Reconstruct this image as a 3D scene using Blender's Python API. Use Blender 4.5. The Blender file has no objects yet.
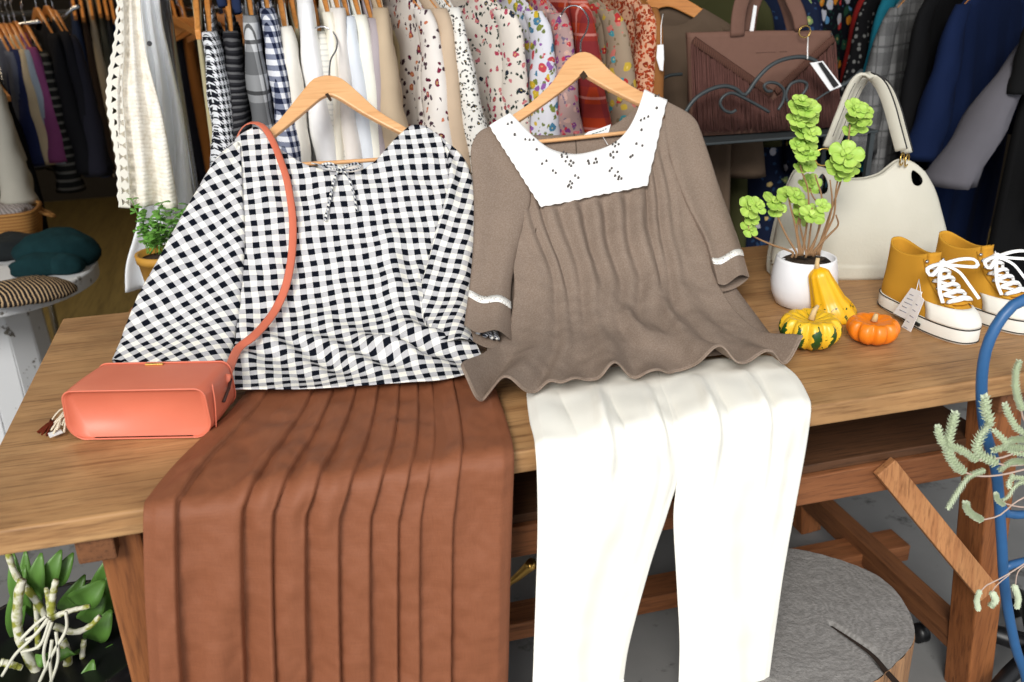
import bpy, bmesh, math, random
from mathutils import Vector, Matrix, noise
C = bpy.context.scene
COL = C.collection
rnd = random.Random(7)
V = Vector
PI = math.pi
TOP = 0.82                       # height of the table top
# ------------------------------------------------------------------ camera
CAM = V((0.46186, -1.19026, TOP + 0.69798))
YAW, PIT, ROL, F = 0.259302, 0.395123, -0.021101, 916.276
_fw = V((math.sin(YAW)*math.cos(PIT), math.cos(YAW)*math.cos(PIT), -math.sin(PIT)))
_r0 = V((math.cos(YAW), -math.sin(YAW), 0)); _u0 = _r0.cross(_fw)
_r = math.cos(ROL)*_r0 + math.sin(ROL)*_u0
_u = -math.sin(ROL)*_r0 + math.cos(ROL)*_u0

def ray(px, py): return _fw + _r*((px-512)/F) - _u*((py-341)/F)
def at(px, py, x=None, y=None, z=None):
    d = ray(px, py)
    t = (x-CAM.x)/d.x if x is not None else (y-CAM.y)/d.y if y is not None else (z-CAM.z)/d.z
    return CAM + d*t

cd = bpy.data.cameras.new('camera'); cam = bpy.data.objects.new('camera', cd); COL.objects.link(cam)
m = Matrix((_r, _u, -_fw)).transposed().to_4x4(); m.translation = CAM
cam.matrix_world = m
cd.sensor_width = 36; cd.lens = F*36/1024; cd.clip_start = .02
cd.dof.use_dof = True; cd.dof.focus_distance = 1.72; cd.dof.aperture_fstop = 4.0
C.camera = cam

# ------------------------------------------------------------------ objects
OFF = {}
def tag(o, label=None, cat=None, group=None, kind=None):
    if label: o['label'] = label
    if cat: o['category'] = cat
    if group: o['group'] = group
    if kind: o['kind'] = kind
    return o
def thing(name, label, cat, loc, group=None, rz=0):
    o = bpy.data.objects.new(name, None); COL.objects.link(o)
    o.empty_display_size = .02
    o.location = V(loc); o.rotation_euler = (0, 0, rz); OFF[o.name] = V(loc)
    return tag(o, label, cat, group)
def copy_tree(o, parent=None):
    c = o.copy(); COL.objects.link(c)
    if parent: c.parent = parent
    for ch in list(o.children): copy_tree(ch, c)
    return c

def frame(d, up=None):
    d = d.normalized()
    if up is None: up = V((0, 0, 1)) if abs(d.z) < .95 else V((0, 1, 0))
    a = up.cross(d).normalized(); b = d.cross(a)
    return a, b

def spline(pts, n):
    """Catmull-Rom through pts (tuples of any length), n samples evenly spread by length"""
    P = [V(p) if len(p) > 2 else V((p[0], p[1], 0)) for p in pts]
    if len(P) == 2: return [P[0].lerp(P[1], i/(n-1)) for i in range(n)]
    Q = [P[0]*2-P[1]] + P + [P[-1]*2-P[-2]]
    D = []
    for i in range(1, len(Q)-2):
        for k in range(12):
            t = k/12; a, b, c, d = Q[i-1:i+3]
            D.append(.5*((2*b) + (c-a)*t + (2*a-5*b+4*c-d)*t*t + (3*b-a-3*c+d)*t**3))
    D.append(P[-1])
    return resample(D, n)
def resample(D, n):
    L = [0]
    for i in range(1, len(D)): L.append(L[-1] + (D[i]-D[i-1]).length)
    out = []; j = 0
    for i in range(n):
        s = L[-1]*i/(n-1)
        while j < len(D)-2 and L[j+1] < s: j += 1
        w = L[j+1]-L[j]
        out.append(D[j].lerp(D[j+1], min(1, max(0, (s-L[j])/w)) if w > 1e-9 else 0))
    return out
def poly(pts, n):
    return resample([V(p) if len(p) > 2 else V((p[0], p[1], 0)) for p in pts], n)

class MB:
    def __init__(s): s.v = []; s.f = []; s.uv = {}; s.mi = []
    def grid(s, rows, uvs=None, cu=False, cv=False, flip=False):
        b = len(s.v); nv = len(rows); nu = len(rows[0])
        for j, r in enumerate(rows):
            for i, p in enumerate(r):
                if uvs: s.uv[len(s.v)] = uvs[j][i]
                s.v.append(V(p))
        for j in range(nv if cv else nv-1):
            for i in range(nu if cu else nu-1):
                a = b+j*nu+i; c = b+j*nu+(i+1) % nu; d = b+((j+1) % nv)*nu+(i+1) % nu; e = b+((j+1) % nv)*nu+i
                s.f.append((a, e, d, c) if flip else (a, c, d, e))
        return s
    def tube(s, path, r, n=8, caps=True, flat=1.0, up=None):
        path = [V(p) for p in path]; b = len(s.v); N = len(path); pa = None
        for i, p in enumerate(path):
            d = path[min(i+1, N-1)]-path[max(i-1, 0)]
            if d.length < 1e-9: d = V((0, 0, 1))
            d.normalize()
            if up is not None: a, bb = frame(d, up if not callable(up) else up(i/(N-1)))
            elif pa is None: a, bb = frame(d)
            else:
                a = pa - d*pa.dot(d); a.normalize(); bb = d.cross(a)
            pa = a
            rr = r(i/(N-1)) if callable(r) else (r[i] if isinstance(r, (list, tuple)) else r)
            for k in range(n):
                t = 2*PI*k/n
                s.v.append(p + a*(math.cos(t)*rr) + bb*(math.sin(t)*rr*flat))
        for i in range(N-1):
            for k in range(n):
                k2 = (k+1) % n
                s.f.append((b+i*n+k, b+i*n+k2, b+(i+1)*n+k2, b+(i+1)*n+k))
        if caps:
            s.f.append(tuple(b+k for k in reversed(range(n)))); s.f.append(tuple(b+(N-1)*n+k for k in range(n)))
        return s
    def box(s, c, d, R=None):
        b = len(s.v); c = V(c)
        for z in (-1, 1):
            for y in (-1, 1):
                for x in (-1, 1):
                    p = V((x*d[0]/2, y*d[1]/2, z*d[2]/2))
                    s.v.append(c + (R @ p if R else p))
        for q in ((0, 2, 3, 1), (4, 5, 7, 6), (0, 1, 5, 4), (2, 6, 7, 3), (0, 4, 6, 2), (1, 3, 7, 5)): s.f.append(tuple(b+i for i in q))
        return s
    def bar(s, p, q, w, h, up=None):
        p = V(p); q = V(q); d = q-p; a, bb = frame(d, up)
        R = Matrix((a, bb, d.normalized())).transposed()
        return s.box((p+q)/2, (w, h, d.length), R)
    def prism(s, out, ext):
        b = len(s.v); n = len(out); e = V(ext)
        for p in out: s.v.append(V(p))
        for p in out: s.v.append(V(p)+e)
        s.f.append(tuple(range(b, b+n))); s.f.append(tuple(b+n+i for i in reversed(range(n))))
        for i in range(n): s.f.append((b+i, b+n+i, b+n+(i+1) % n, b+(i+1) % n))
        return s
    def lathe(s, prof, c, n=32, fn=None, R=None):
        b = len(s.v); c = V(c)
        for (r, z) in prof:
            for k in range(n):
                t = 2*PI*k/n
                rr, zz = fn(t, r, z) if fn else (r, z)
                p = V((rr*math.cos(t), rr*math.sin(t), zz))
                s.v.append(c + (R @ p if R else p))
        for j in range(len(prof)-1):
            for k in range(n):
                s.f.append((b+j*n+k, b+j*n+(k+1) % n, b+(j+1)*n+(k+1) % n, b+(j+1)*n+k))
        if prof[0][0] > 1e-6: s.f.append(tuple(b+k for k in reversed(range(n))))
        if prof[-1][0] > 1e-6: s.f.append(tuple(b+(len(prof)-1)*n+k for k in range(n)))
        return s
    def ball(s, c, r, n=10, sq=(1, 1, 1)):
        pr = [(max(1e-5, math.sin(PI*i/n)), -math.cos(PI*i/n)) for i in range(n+1)]
        R = Matrix.Diagonal((r*sq[0], r*sq[1], r*sq[2]))
        return s.lathe(pr, c, n*2, None, R)
    def build(s, name, mat, parent=None, smooth=True, bevel=0, solid=0, subsurf=0, local=False, offset=0, label=None, seg=2):
        me = bpy.data.meshes.new(name)
        o = bpy.data.objects.new(name, me); COL.objects.link(o)
        if parent is not None:
            o.parent = parent; org = V((0, 0, 0)) if local else OFF[parent.name]
        elif local: org = V((0, 0, 0))
        else:
            xs = [p.x for p in s.v]; ys = [p.y for p in s.v]
            org = V(((min(xs)+max(xs))/2, (min(ys)+max(ys))/2, min(p.z for p in s.v)))
            o.location = org
        OFF[o.name] = org.copy()
        me.from_pydata([p-org for p in s.v], [], s.f)
        if s.uv:
            ul = me.uv_layers.new(name='UVMap')
            for l in me.loops: ul.data[l.index].uv = s.uv.get(l.vertex_index, (0, 0))
        me.materials.append(mat)
        if isinstance(smooth, bool):
            for p in me.polygons: p.use_smooth = smooth
        me.validate(); me.update()
        bm = bmesh.new(); bm.from_mesh(me)
        if not s.uv: bmesh.ops.remove_doubles(bm, verts=bm.verts, dist=1e-6)
        bmesh.ops.recalc_face_normals(bm, faces=bm.faces) if not solid else None
        bm.to_mesh(me); bm.free()
        if solid:
            md = o.modifiers.new('thickness', 'SOLIDIFY'); md.thickness = solid; md.offset = offset
        if bevel:
            md = o.modifiers.new('edge', 'BEVEL'); md.width = bevel; md.segments = seg; md.limit_method = 'ANGLE'; md.angle_limit = .6
        if subsurf:
            md = o.modifiers.new('sub', 'SUBSURF'); md.levels = subsurf; md.render_levels = subsurf
        if label: o['label'] = label
        return o

# ------------------------------------------------------------------ materials
class NT:
    def __init__(s, name, rough=.8, spec=.3):
        s.m = bpy.data.materials.new(name); s.m.use_nodes = True
        s.t = s.m.node_tree; s.n = s.t.nodes; s.bs = s.n['Principled BSDF']
        s.bs.inputs['Roughness'].default_value = rough
        s.bs.inputs['Specular IOR Level'].default_value = spec
        s.out = s.n['Material Output']
        s._tc = None
    def new(s, t, **kw):
        n = s.n.new(t)
        for k, v in kw.items():
            if k.startswith('i_'):
                k2 = k[2:]; k2 = int(k2) if k2.isdigit() else k2.replace('_', ' ')
                s.set(n.inputs[k2], v)
            else: setattr(n, k, v)
        return n
    def set(s, inp, v):
        if isinstance(v, bpy.types.NodeSocket): s.t.links.new(v, inp)
        else: inp.default_value = v
    def tc(s, k='Object'):
        if not s._tc: s._tc = s.n.new('ShaderNodeTexCoord')
        return s._tc.outputs[k]
    def math(s, op, a, b=None, c=None):
        n = s.n.new('ShaderNodeMath'); n.operation = op
        s.set(n.inputs[0], a)
        if b is not None: s.set(n.inputs[1], b)
        if c is not None: s.set(n.inputs[2], c)
        return n.outputs[0]
    def mapping(s, vec, scale=(1, 1, 1), rot=(0, 0, 0), loc=(0, 0, 0)):
        n = s.new('ShaderNodeMapping'); s.t.links.new(vec, n.inputs['Vector'])
        n.inputs['Scale'].default_value = scale; n.inputs['Rotation'].default_value = rot; n.inputs['Location'].default_value = loc
        return n.outputs[0]
    def noise(s, vec, scale, detail=3, rough=.5, dist=0):
        n = s.new('ShaderNodeTexNoise', i_Scale=scale, i_Detail=detail, i_Roughness=rough, i_Distortion=dist)
        s.t.links.new(vec, n.inputs['Vector']); return n
    def ramp(s, fac, stops, interp='LINEAR'):
        n = s.new('ShaderNodeValToRGB'); cr = n.color_ramp; cr.interpolation = interp
        while len(cr.elements) < len(stops): cr.elements.new(.5)
        for e, (p, c) in zip(cr.elements, stops): e.position = p; e.color = c4(c)
        s.set(n.inputs[0], fac); return n.outputs[0]
    def mix(s, fac, a, b, mode='MIX'):
        n = s.new('ShaderNodeMix', data_type='RGBA', blend_type=mode)
        s.set(n.inputs[0], fac); s.set(n.inputs[6], c4(a)); s.set(n.inputs[7], c4(b))
        return n.outputs[2]
    def sep(s, vec):
        n = s.new('ShaderNodeSeparateXYZ'); s.t.links.new(vec, n.inputs[0]); return n.outputs
    def comb(s, x, y, z=0.0):
        n = s.new('ShaderNodeCombineXYZ'); s.set(n.inputs[0], x); s.set(n.inputs[1], y); s.set(n.inputs[2], z); return n.outputs[0]
    def col(s, c): s.set(s.bs.inputs['Base Color'], c4(c)); return s
    def bump(s, h, strength=.3, dist=.002):
        n = s.new('ShaderNodeBump'); n.inputs['Strength'].default_value = strength; n.inputs['Distance'].default_value = dist
        s.set(n.inputs['Height'], h); s.t.links.new(n.outputs[0], s.bs.inputs['Normal']); return s
def c4(c):
    if isinstance(c, bpy.types.NodeSocket): return c
    return tuple(c) if len(c) == 4 else (c[0], c[1], c[2], 1)
def S(r, g, b):                       # 0-255 display values -> linear
    f = lambda u: (u/255/12.92) if u/255 <= .04045 else ((u/255+.055)/1.055)**2.4
    return (f(r), f(g), f(b))
def sh(c, k): return tuple(min(1, x*k) for x in c[:3])

def plain(name, c, rough=.6, spec=.4, metal=0, var=.12, nscale=30, bump=0):
    n = NT(name, rough, spec); n.bs.inputs['Metallic'].default_value = metal
    f = n.noise(n.tc(), nscale)
    n.col(n.mix(f.outputs[0], sh(c, 1-var), sh(c, 1+var)))
    if bump: n.bump(n.noise(n.tc(), nscale*6).outputs[0], bump, .001)
    return n.m
def fabric(name, c, var=.15, fine=500, bump=.25, rough=.9, flecks=0):
    n = NT(name, rough, .15)
    v = n.tc()
    f = n.noise(v, 14, 4)
    base = n.mix(f.outputs[0], sh(c, 1-var), sh(c, 1+var))
    g = n.noise(v, fine, 2)
    if flecks: base = n.mix(n.ramp(n.noise(v, 350, 3, .7).outputs[0], [(.4, (0, 0, 0)), (.65, (1, 1, 1))]), base, n.mix(flecks, base, (.75, .68, .6)))
    n.col(base).bump(g.outputs[0], bump, .0012)
    return n.m
def planar(n):
    """coordinates for hanging cloth: run around the body, and up"""
    x, y, z = n.sep(n.tc()); return n.math('ADD', n.math('MULTIPLY', x, 1.3), y), z
def check(n, u, v, period):
    a = n.math('LESS_THAN', n.math('FRACT', n.math('DIVIDE', u, period)), .5)
    b = n.math('LESS_THAN', n.math('FRACT', n.math('DIVIDE', v, period)), .5)
    return a, b
def gingham(name, period, dark, mid, light, uv=False):
    n = NT(name, .92, .1)
    if uv: u, v, _ = n.sep(n.tc('UV'))
    else: u, v = planar(n)
    if uv:
        w = n.noise(n.tc('UV'), 14, 1)
        wx, wy, wz = n.sep(w.outputs[1])
        u = n.math('ADD', u, n.math('MULTIPLY', n.math('SUBTRACT', wx, .5), .007)); v = n.math('ADD', v, n.math('MULTIPLY', n.math('SUBTRACT', wy, .5), .007))
    a, b = check(n, u, v, period)
    s = n.math('ADD', a, b)
    c = n.ramp(n.math('DIVIDE', s, 2), [(0, light), (.3, mid), (.8, dark)], 'CONSTANT')
    g = n.noise(n.tc('UV') if uv else n.tc(), 260, 3)
    c = n.mix(.30, c, n.mix(g.outputs[0], (.0, .0, .0), (1, 1, 1)), 'SOFT_LIGHT')
    n.col(c).bump(n.noise(n.tc(), 330, 2).outputs[0], .5, .002)
    return n.m
def floral(name, base, cols, scale=26, thr=.33, leaf=(.03, .05, .03), leafscale=44, dens=.55):
    n = NT(name, .9, .12); v = n.tc()
    w = n.noise(v, 40, 2); vv = n.new('ShaderNodeVectorMath', operation='MULTIPLY_ADD')
    n.t.links.new(w.outputs[1], vv.inputs[0]); vv.inputs[1].default_value = (.022,)*3; n.t.links.new(v, vv.inputs[2]); vv = vv.outputs[0]
    def layer(sc):
        o = n.new('ShaderNodeTexVoronoi', i_Scale=sc); n.t.links.new(vv, o.inputs['Vector'])
        return o.outputs['Distance'], n.sep(o.outputs['Color'])
    d, (r, g, b) = layer(scale)
    d2, (r2, g2, b2) = layer(leafscale)
    petal = n.ramp(r, [(i/len(cols), c) for i, c in enumerate(cols)], 'CONSTANT')
    petal = n.mix(n.math('LESS_THAN', d, .13), petal, n.mix(.5, petal, (.8, .6, .2)))
    bs = n.mix(n.noise(v, 12).outputs[0], sh(base, .88), sh(base, 1.1))
    k2 = n.math('MULTIPLY', n.math('LESS_THAN', d2, .34), n.math('LESS_THAN', r2, .5))
    c = n.mix(k2, bs, leaf)
    k = n.math('MULTIPLY', n.math('LESS_THAN', d, thr), n.math('LESS_THAN', g, dens))
    n.col(n.mix(k, c, petal)); return n.m
def houndstooth(name, period, dark, light):
    n = NT(name, .92, .1); u, v = planar(n)
    a, b = check(n, u, v, period)
    dg = n.math('LESS_THAN', n.math('FRACT', n.math('DIVIDE', n.math('ADD', u, v), period/2)), .5)
    s = n.math('ADD', n.math('MULTIPLY', a, b), n.math('MULTIPLY', n.math('ABSOLUTE', n.math('SUBTRACT', a, b)), dg))
    n.col(n.mix(s, light, dark)).bump(n.noise(n.tc(), 300).outputs[0], .3, .001); return n.m
def dots(name, base, dot, scale, r=.3):
    n = NT(name, .9, .12); o = n.new('ShaderNodeTexVoronoi', i_Scale=scale, i_Randomness=.55); n.t.links.new(n.tc(), o.inputs['Vector'])
    n.col(n.mix(n.math('LESS_THAN', o.outputs['Distance'], r), base, dot)); return n.m
def stripes(name, cols, period, axis=1, wob=.0):
    n = NT(name, .9, .12); u, v = planar(n); t = v if axis else u
    if wob: t = n.math('ADD', t, n.math('MULTIPLY', n.noise(n.tc(), 9, 2).outputs[0], wob))
    f = n.math('FRACT', n.math('DIVIDE', t, period))
    n.col(n.ramp(f, [(i/len(cols), c) for i, c in enumerate(cols)], 'CONSTANT')).bump(n.noise(n.tc(), 300).outputs[0], .3, .001); return n.m
def plaid(name, base, c1, c2, period, fine=False):
    n = NT(name, .9, .12); u, v = planar(n)
    def band(t, lo, hi, p=period):
        f = n.math('FRACT', n.math('DIVIDE', t, p)); return n.math('MULTIPLY', n.math('GREATER_THAN', f, lo), n.math('LESS_THAN', f, hi))
    c = n.mix(n.math('MULTIPLY', band(u, .1, .55), .55), base, c1)
    c = n.mix(n.math('MULTIPLY', band(v, .1, .55), .55), c, c1)
    c = n.mix(n.math('MULTIPLY', n.math('MAXIMUM', band(u, .7, .78), band(v, .7, .78)), .8), c, c2)
    if fine:
        a, b = check(n, u, v, .006); c = n.mix(n.math('MULTIPLY', n.math('ABSOLUTE', n.math('SUBTRACT', a, b)), .8), c, base)
    n.col(c); return n.m
def wood(name, c1, c2, c3, axis=0, scale=1, rough=.6, spec=.3, plank=0, worn=0):
    n = NT(name, rough, spec); sc = [14*scale]*3; sc[axis] = 1.1*scale
    v = n.mapping(n.tc(), tuple(sc))
    a = n.noise(v, 2.2, 6, .62, .6); b = n.noise(v, 11, 4, .6)
    c = n.mix(n.ramp(a.outputs[0], [(.3, (0, 0, 0)), (.7, (1, 1, 1))]), c1, c2)
    c = n.mix(n.ramp(b.outputs[0], [(.48, (0, 0, 0)), (.72, (.8, .8, .8))]), c, c3)
    x, y, z = n.sep(n.tc())
    if plank:
        t = n.math('DIVIDE', y, plank); f = n.math('FRACT', t)
        seam = n.math('LESS_THAN', f, .012)
        wn = n.new('ShaderNodeTexWhiteNoise', noise_dimensions='1D'); n.set(wn.inputs['W'], n.math('FLOOR', t))
        c = n.mix(n.math('MULTIPLY', wn.outputs[0], .35), c, c3)
        c = n.mix(n.math('MULTIPLY', seam, .5), c, sh(c3, .35))
    if worn:
        g = n.noise(n.tc(), 5, 4, .6)
        c = n.mix(n.ramp(g.outputs[0], [(.45, (0, 0, 0)), (.75, (worn,)*3)]), c, sh(c3, .5))
    n.col(c).bump(b.outputs[0], .25, .0015); return n.m
# ------------------------------------------------------------------ cloth laid over a profile
class Prof:
    def __init__(s, pts):
        s.p = [V((0, a, b)) for a, b in pts]; s.s = [0]
        for i in range(1, len(s.p)): s.s.append(s.s[-1]+(s.p[i]-s.p[i-1]).length)
        s.n = []
        for i in range(len(s.p)):
            t = s.p[min(i+1, len(s.p)-1)]-s.p[max(0, i-1)]
            n = V((0, -t.z, t.y)).normalized()
            if n.dot(CAM-s.p[i]) < 0: n = -n
            s.n.append(n)
    def hit(s, px, py):
        d = ray(px, py); best = None; N = len(s.p)
        for i in range(N-1):
            a = s.p[i]; e = s.p[i+1]-a
            det = d.y*(-e.z) + e.y*d.z
            if abs(det) < 1e-12: continue
            ry, rz = a.y-CAM.y, a.z-CAM.z
            t = (ry*(-e.z) + e.y*rz)/det
            k = (d.y*rz - d.z*ry)/det
            lo = -50 if i == 0 else -1e-6; hi = 50 if i == N-2 else 1+1e-6
            if t > .2 and lo <= k <= hi and (best is None or t < best[0]): best = (t, k, i)
        if best is None: raise ValueError(('miss', px, py))
        t, k, i = best; kk = min(1, max(0, k))
        return CAM+d*t, s.s[i]+k*(s.s[i+1]-s.s[i]), s.n[i].lerp(s.n[i+1], kk).normalized()
    def on(s, px, py, off=0):
        P, _, n = s.hit(px, py); return P+n*off

def coons(top, bot, left, right, nu, nv, ptop=False, pbot=False):
    T = (poly if ptop else spline)(top, nu); B = (poly if pbot else spline)(bot, nu)
    L = spline(left, nv); R = spline(right, nv); rows = []
    for j in range(nv):
        v = j/(nv-1); row = []
        for i in range(nu):
            u = i/(nu-1)
            row.append(L[j]*(1-u)+R[j]*u + T[i]*(1-v)+B[i]*v - (T[0]*(1-u)*(1-v)+T[-1]*u*(1-v)+B[0]*(1-u)*v+B[-1]*u*v))
        rows.append(row)
    return rows
def ruled(left, right, nu, nv, bottom=None):
    L = spline(left, nv); R = spline(right, nv)
    rows = [[L[j].lerp(R[j], i/(nu-1)) for i in range(nu)] for j in range(nv)]
    return rows
def drape(prof, rows, disp, rot=0, mb=None, corr=None):
    mb = mb or MB(); out = []; uvs = []; nv = len(rows); nu = len(rows[0])
    c, s_ = math.cos(rot), math.sin(rot)
    for j, r in enumerate(rows):
        o = []; q = []
        for i, p in enumerate(r):
            P, s, n = prof.hit(p.x, p.y)
            D = disp(i/(nu-1), j/(nv-1), P); x, y = p.x, p.y
            for it in range(2 if corr else 0):
                Q = P+n*corr(i/(nu-1), j/(nv-1)); w = (Q-CAM).dot(_fw)
                x += p.x-(512+F*(Q-CAM).dot(_r)/w); y += p.y-(341-F*(Q-CAM).dot(_u)/w)
                P, s, n = prof.hit(x, y)
            o.append(P+n*D); q.append((P.x*c - s*s_, P.x*s_ + s*c))
        out.append(o); uvs.append(q)
    return mb.grid(out, uvs), out
def sleeve(prof, rows, base, bulge, back, rot=0, wr=None, mb=None, bf=.5):
    """a flattened closed tube: rows run from shoulder to cuff"""
    mb = mb or MB(); out = []; uvs = []; nv = len(rows); nu = len(rows[0])
    c, s_ = math.cos(rot), math.sin(rot)
    for j, r in enumerate(rows):
        o = []; q = []
        H = []
        for i, p in enumerate(r):
            k = math.sqrt(max(0, 1-(2*i/(nu-1)-1)**2)); D = base+bulge*k*(bf+(1-bf)*j/(nv-1))
            x, y = p.x, p.y; P, s, n = prof.hit(x, y)
            for it in range(2):
                Q = P+n*D; w = (Q-CAM).dot(_fw)
                x += p.x-(512+F*(Q-CAM).dot(_r)/w); y += p.y-(341-F*(Q-CAM).dot(_u)/w); P, s, n = prof.hit(x, y)
            H.append((P, s, n))
        for i, (P, s, n) in enumerate(H):
            u = i/(nu-1); k = math.sqrt(max(0, 1-(2*u-1)**2))
            o.append(P+n*(base+bulge*k*(bf+(1-bf)*j/(nv-1))+(wr(u, j/(nv-1), P) if wr else 0))); q.append((P.x*c-s*s_, P.x*s_+s*c))
        for i in reversed(range(nu)):
            P, s, n = H[i]; u = i/(nu-1); k = math.sqrt(max(0, 1-(2*u-1)**2))
            o.append(P+n*(base-.004-back*k)); q.append((P.x*c-s*s_, P.x*s_+s*c))
        out.append(o); uvs.append(q)
    mb.grid(out, uvs, cu=True)
    # close the seam between the first and last column
    return mb, out
def nz(P, k, off=0): return noise.noise(V((P.x*k+off, P.y*k, P.z*k)))
def gauss(x, m, s): return math.exp(-((x-m)/s)**2)

# ------------------------------------------------------------------ the room
m_conc = NT('concrete', .75, .3)
_v = m_conc.tc('Object'); _a = m_conc.noise(_v, 3, 6, .6); _b = m_conc.noise(_v, 9, 6, .7)
_c = m_conc.mix(_a.outputs[0], S(112, 112, 112), S(142, 142, 140))
_c = m_conc.mix(m_conc.ramp(_b.outputs[0], [(.58, (0, 0, 0)), (.68, (.8, .8, .8))]), _c, S(66, 64, 62))
m_conc.col(_c).bump(_b.outputs[0], .2, .003)
m_conc = m_conc.m
m_floor_in = wood('shop_floor', S(138, 118, 70), S(116, 98, 56), S(92, 76, 46), axis=1, scale=.5, rough=.5)
m_wall = plain('dark_wall', S(58, 52, 44), .9, .1)
m_ceil = plain('dark_ceiling', S(70, 64, 56), .9, .1)

def slab(name, c, d, mat):
    o = MB().box(c, d).build(name, mat, smooth=False); o['kind'] = 'structure'; return o
slab('floor', (0.5, -.55, -.05), (13, 4.5, .1), m_conc)
slab('floor_inside', (0.5, 3.75, -.05), (13, 4.1, .1), m_floor_in)
slab('wall_back', (0.5, 5.85, 1.5), (13, .1, 3.2), m_wall)
slab('wall_left', (-3.6, 3.25, 1.5), (.1, 5.2, 3.2), m_wall)
slab('wall_right', (4.6, 3.25, 1.5), (.1, 5.2, 3.2), m_wall)
slab('ceiling', (0.5, 2.85, 2.75), (13, 6.1, .1), m_ceil)

# ------------------------------------------------------------------ table
m_top = wood('tabletop_wood', S(192, 150, 102), S(168, 124, 80), S(122, 86, 54), axis=0, scale=1.0, rough=.5, spec=.35, plank=.17, worn=.5)
m_leg = wood('table_leg_wood', S(158, 100, 58), S(128, 76, 42), S(90, 52, 30), axis=2, scale=1.0, rough=.6)
m_rail = wood('table_rail_wood', S(152, 98, 62), S(124, 76, 46), S(88, 54, 34), axis=0, scale=1.0, rough=.6)
m_raily = wood('table_side_rail_wood', S(132, 86, 54), S(104, 66, 42), S(76, 48, 30), axis=1, scale=1.0, rough=.6)
m_brace = wood('brace_wood', S(196, 140, 92), S(170, 112, 70), S(128, 82, 50), axis=2, scale=1.2)
m_shelf = wood('shaded_shelf_wood', S(98, 66, 44), S(78, 52, 34), S(56, 38, 26), axis=0)  # shade under the tabletop is put into this darker wood colour
TX1, TW = 1.985, .85
tb = thing('work_table', 'long worn wooden work table with under-shelf carrying the laid-out clothes', 'table', (1.0, .42, 0))
MB().box((TX1/2, TW/2, TOP-.02), (TX1, TW, .04)).build('tabletop', m_top, tb, smooth=False, bevel=.004)
LT = TOP-.04
zs = .60   # shelf
for ly in (.08, TW-.11):
    MB().bar((.192, ly, LT), (.20, ly, 0), .06, .075, V((0, 1, 0))).build('leg', m_leg, tb, smooth=False, bevel=.004)
    MB().bar((1.74, ly, LT), (1.83, ly, 0), .062, .075, V((0, 1, 0))).build('leg', m_leg, tb, smooth=False, bevel=.004)
for bx in (.165, 1.72):
    MB().box((bx-.0, TW/2, LT-.022), (.052, TW-.03, .044)).build('top_beam', m_raily, tb, smooth=False, bevel=.003)
MB().box((.97, .115, zs-.02), (1.6, .028, .062)).build('apron', m_rail, tb, smooth=False, bevel=.003)
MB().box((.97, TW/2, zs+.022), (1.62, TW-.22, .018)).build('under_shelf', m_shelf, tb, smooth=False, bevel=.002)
for sx, dx in ((.197, 0), (1.812, 0)):
    MB().box((sx, TW/2, .122), (.045, TW-.16, .062)).build('side_stretcher', m_raily, tb, smooth=False, bevel=.003)
MB().box((1.0, .47, .098), (1.86, .08, .046)).build('long_stretcher', m_rail, tb, smooth=False, bevel=.003)
pA = at(884, 466, y=.09); pB = at(987, 592, y=.028)
MB().bar(pA, pB, .018, .045, V((0, 1, 0)).cross(pB-pA)).build('brace', m_brace, tb, smooth=False, bevel=.002)

# ------------------------------------------------------------------ profiles
def soft(y0, m, k, base, lo, hi):
    pts = []
    for i in range(61):
        y = lo+(hi-lo)*i/60; w = y-y0
        pts.append((y, TOP+base+m*(w+math.sqrt(w*w+k*k))/2))
    return Prof(pts)
PG = soft(.50, 1.0, .12, .006, .0, 1.02)
PT = soft(.43, 1.02, .12, .006, .0, 1.0)
def over_edge(off, front=-.02):
    pts = [(.75, TOP+off), (.3, TOP+off), (.03, TOP+off)]
    for i in range(9):
        a = PI/2*i/8; r = .018
        pts.append((front+r-r*math.sin(a)+.0, TOP+off-r+r*math.cos(a)))
    pts += [(front-.008, TOP-.15), (front-.014, TOP-.4), (front-.02, TOP-.9)]
    return Prof(pts)
PS = over_edge(.007, -.022)
PP = over_edge(.010, -.026)

# ------------------------------------------------------------------ pleated skirt
m_skirt = NT('brown_linen', .62, .3)
_v = m_skirt.tc(); _w1 = m_skirt.noise(m_skirt.mapping(_v, (30, 30, 900)), 1, 2); _w2 = m_skirt.noise(m_skirt.mapping(_v, (900, 900, 30)), 1, 2)
_f = m_skirt.math('ADD', _w1.outputs[0], _w2.outputs[0])
m_skirt.col(m_skirt.mix(m_skirt.math('MULTIPLY', _f, .5), S(116, 68, 44), S(150, 92, 62))).bump(_f, .25, .001)
m_skirt = m_skirt.m
sk_rows = coons([(258, 374), (370, 374), (488, 370)], [(154, 810), (330, 812), (503, 808)],
    [(258, 374), (232, 407), (206, 432), (176, 461), (150, 493), (143.5, 512), (145, 600), (150, 682), (154, 810)],
    [(488, 370), (498, 395), (508, 425), (513, 446), (514, 470), (511, 560), (508, 682), (503, 808)], 300, 130)
UK = [0, .09, .27, .35, .44, .53, .615, .69, .75, .838, 1.0]
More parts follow.
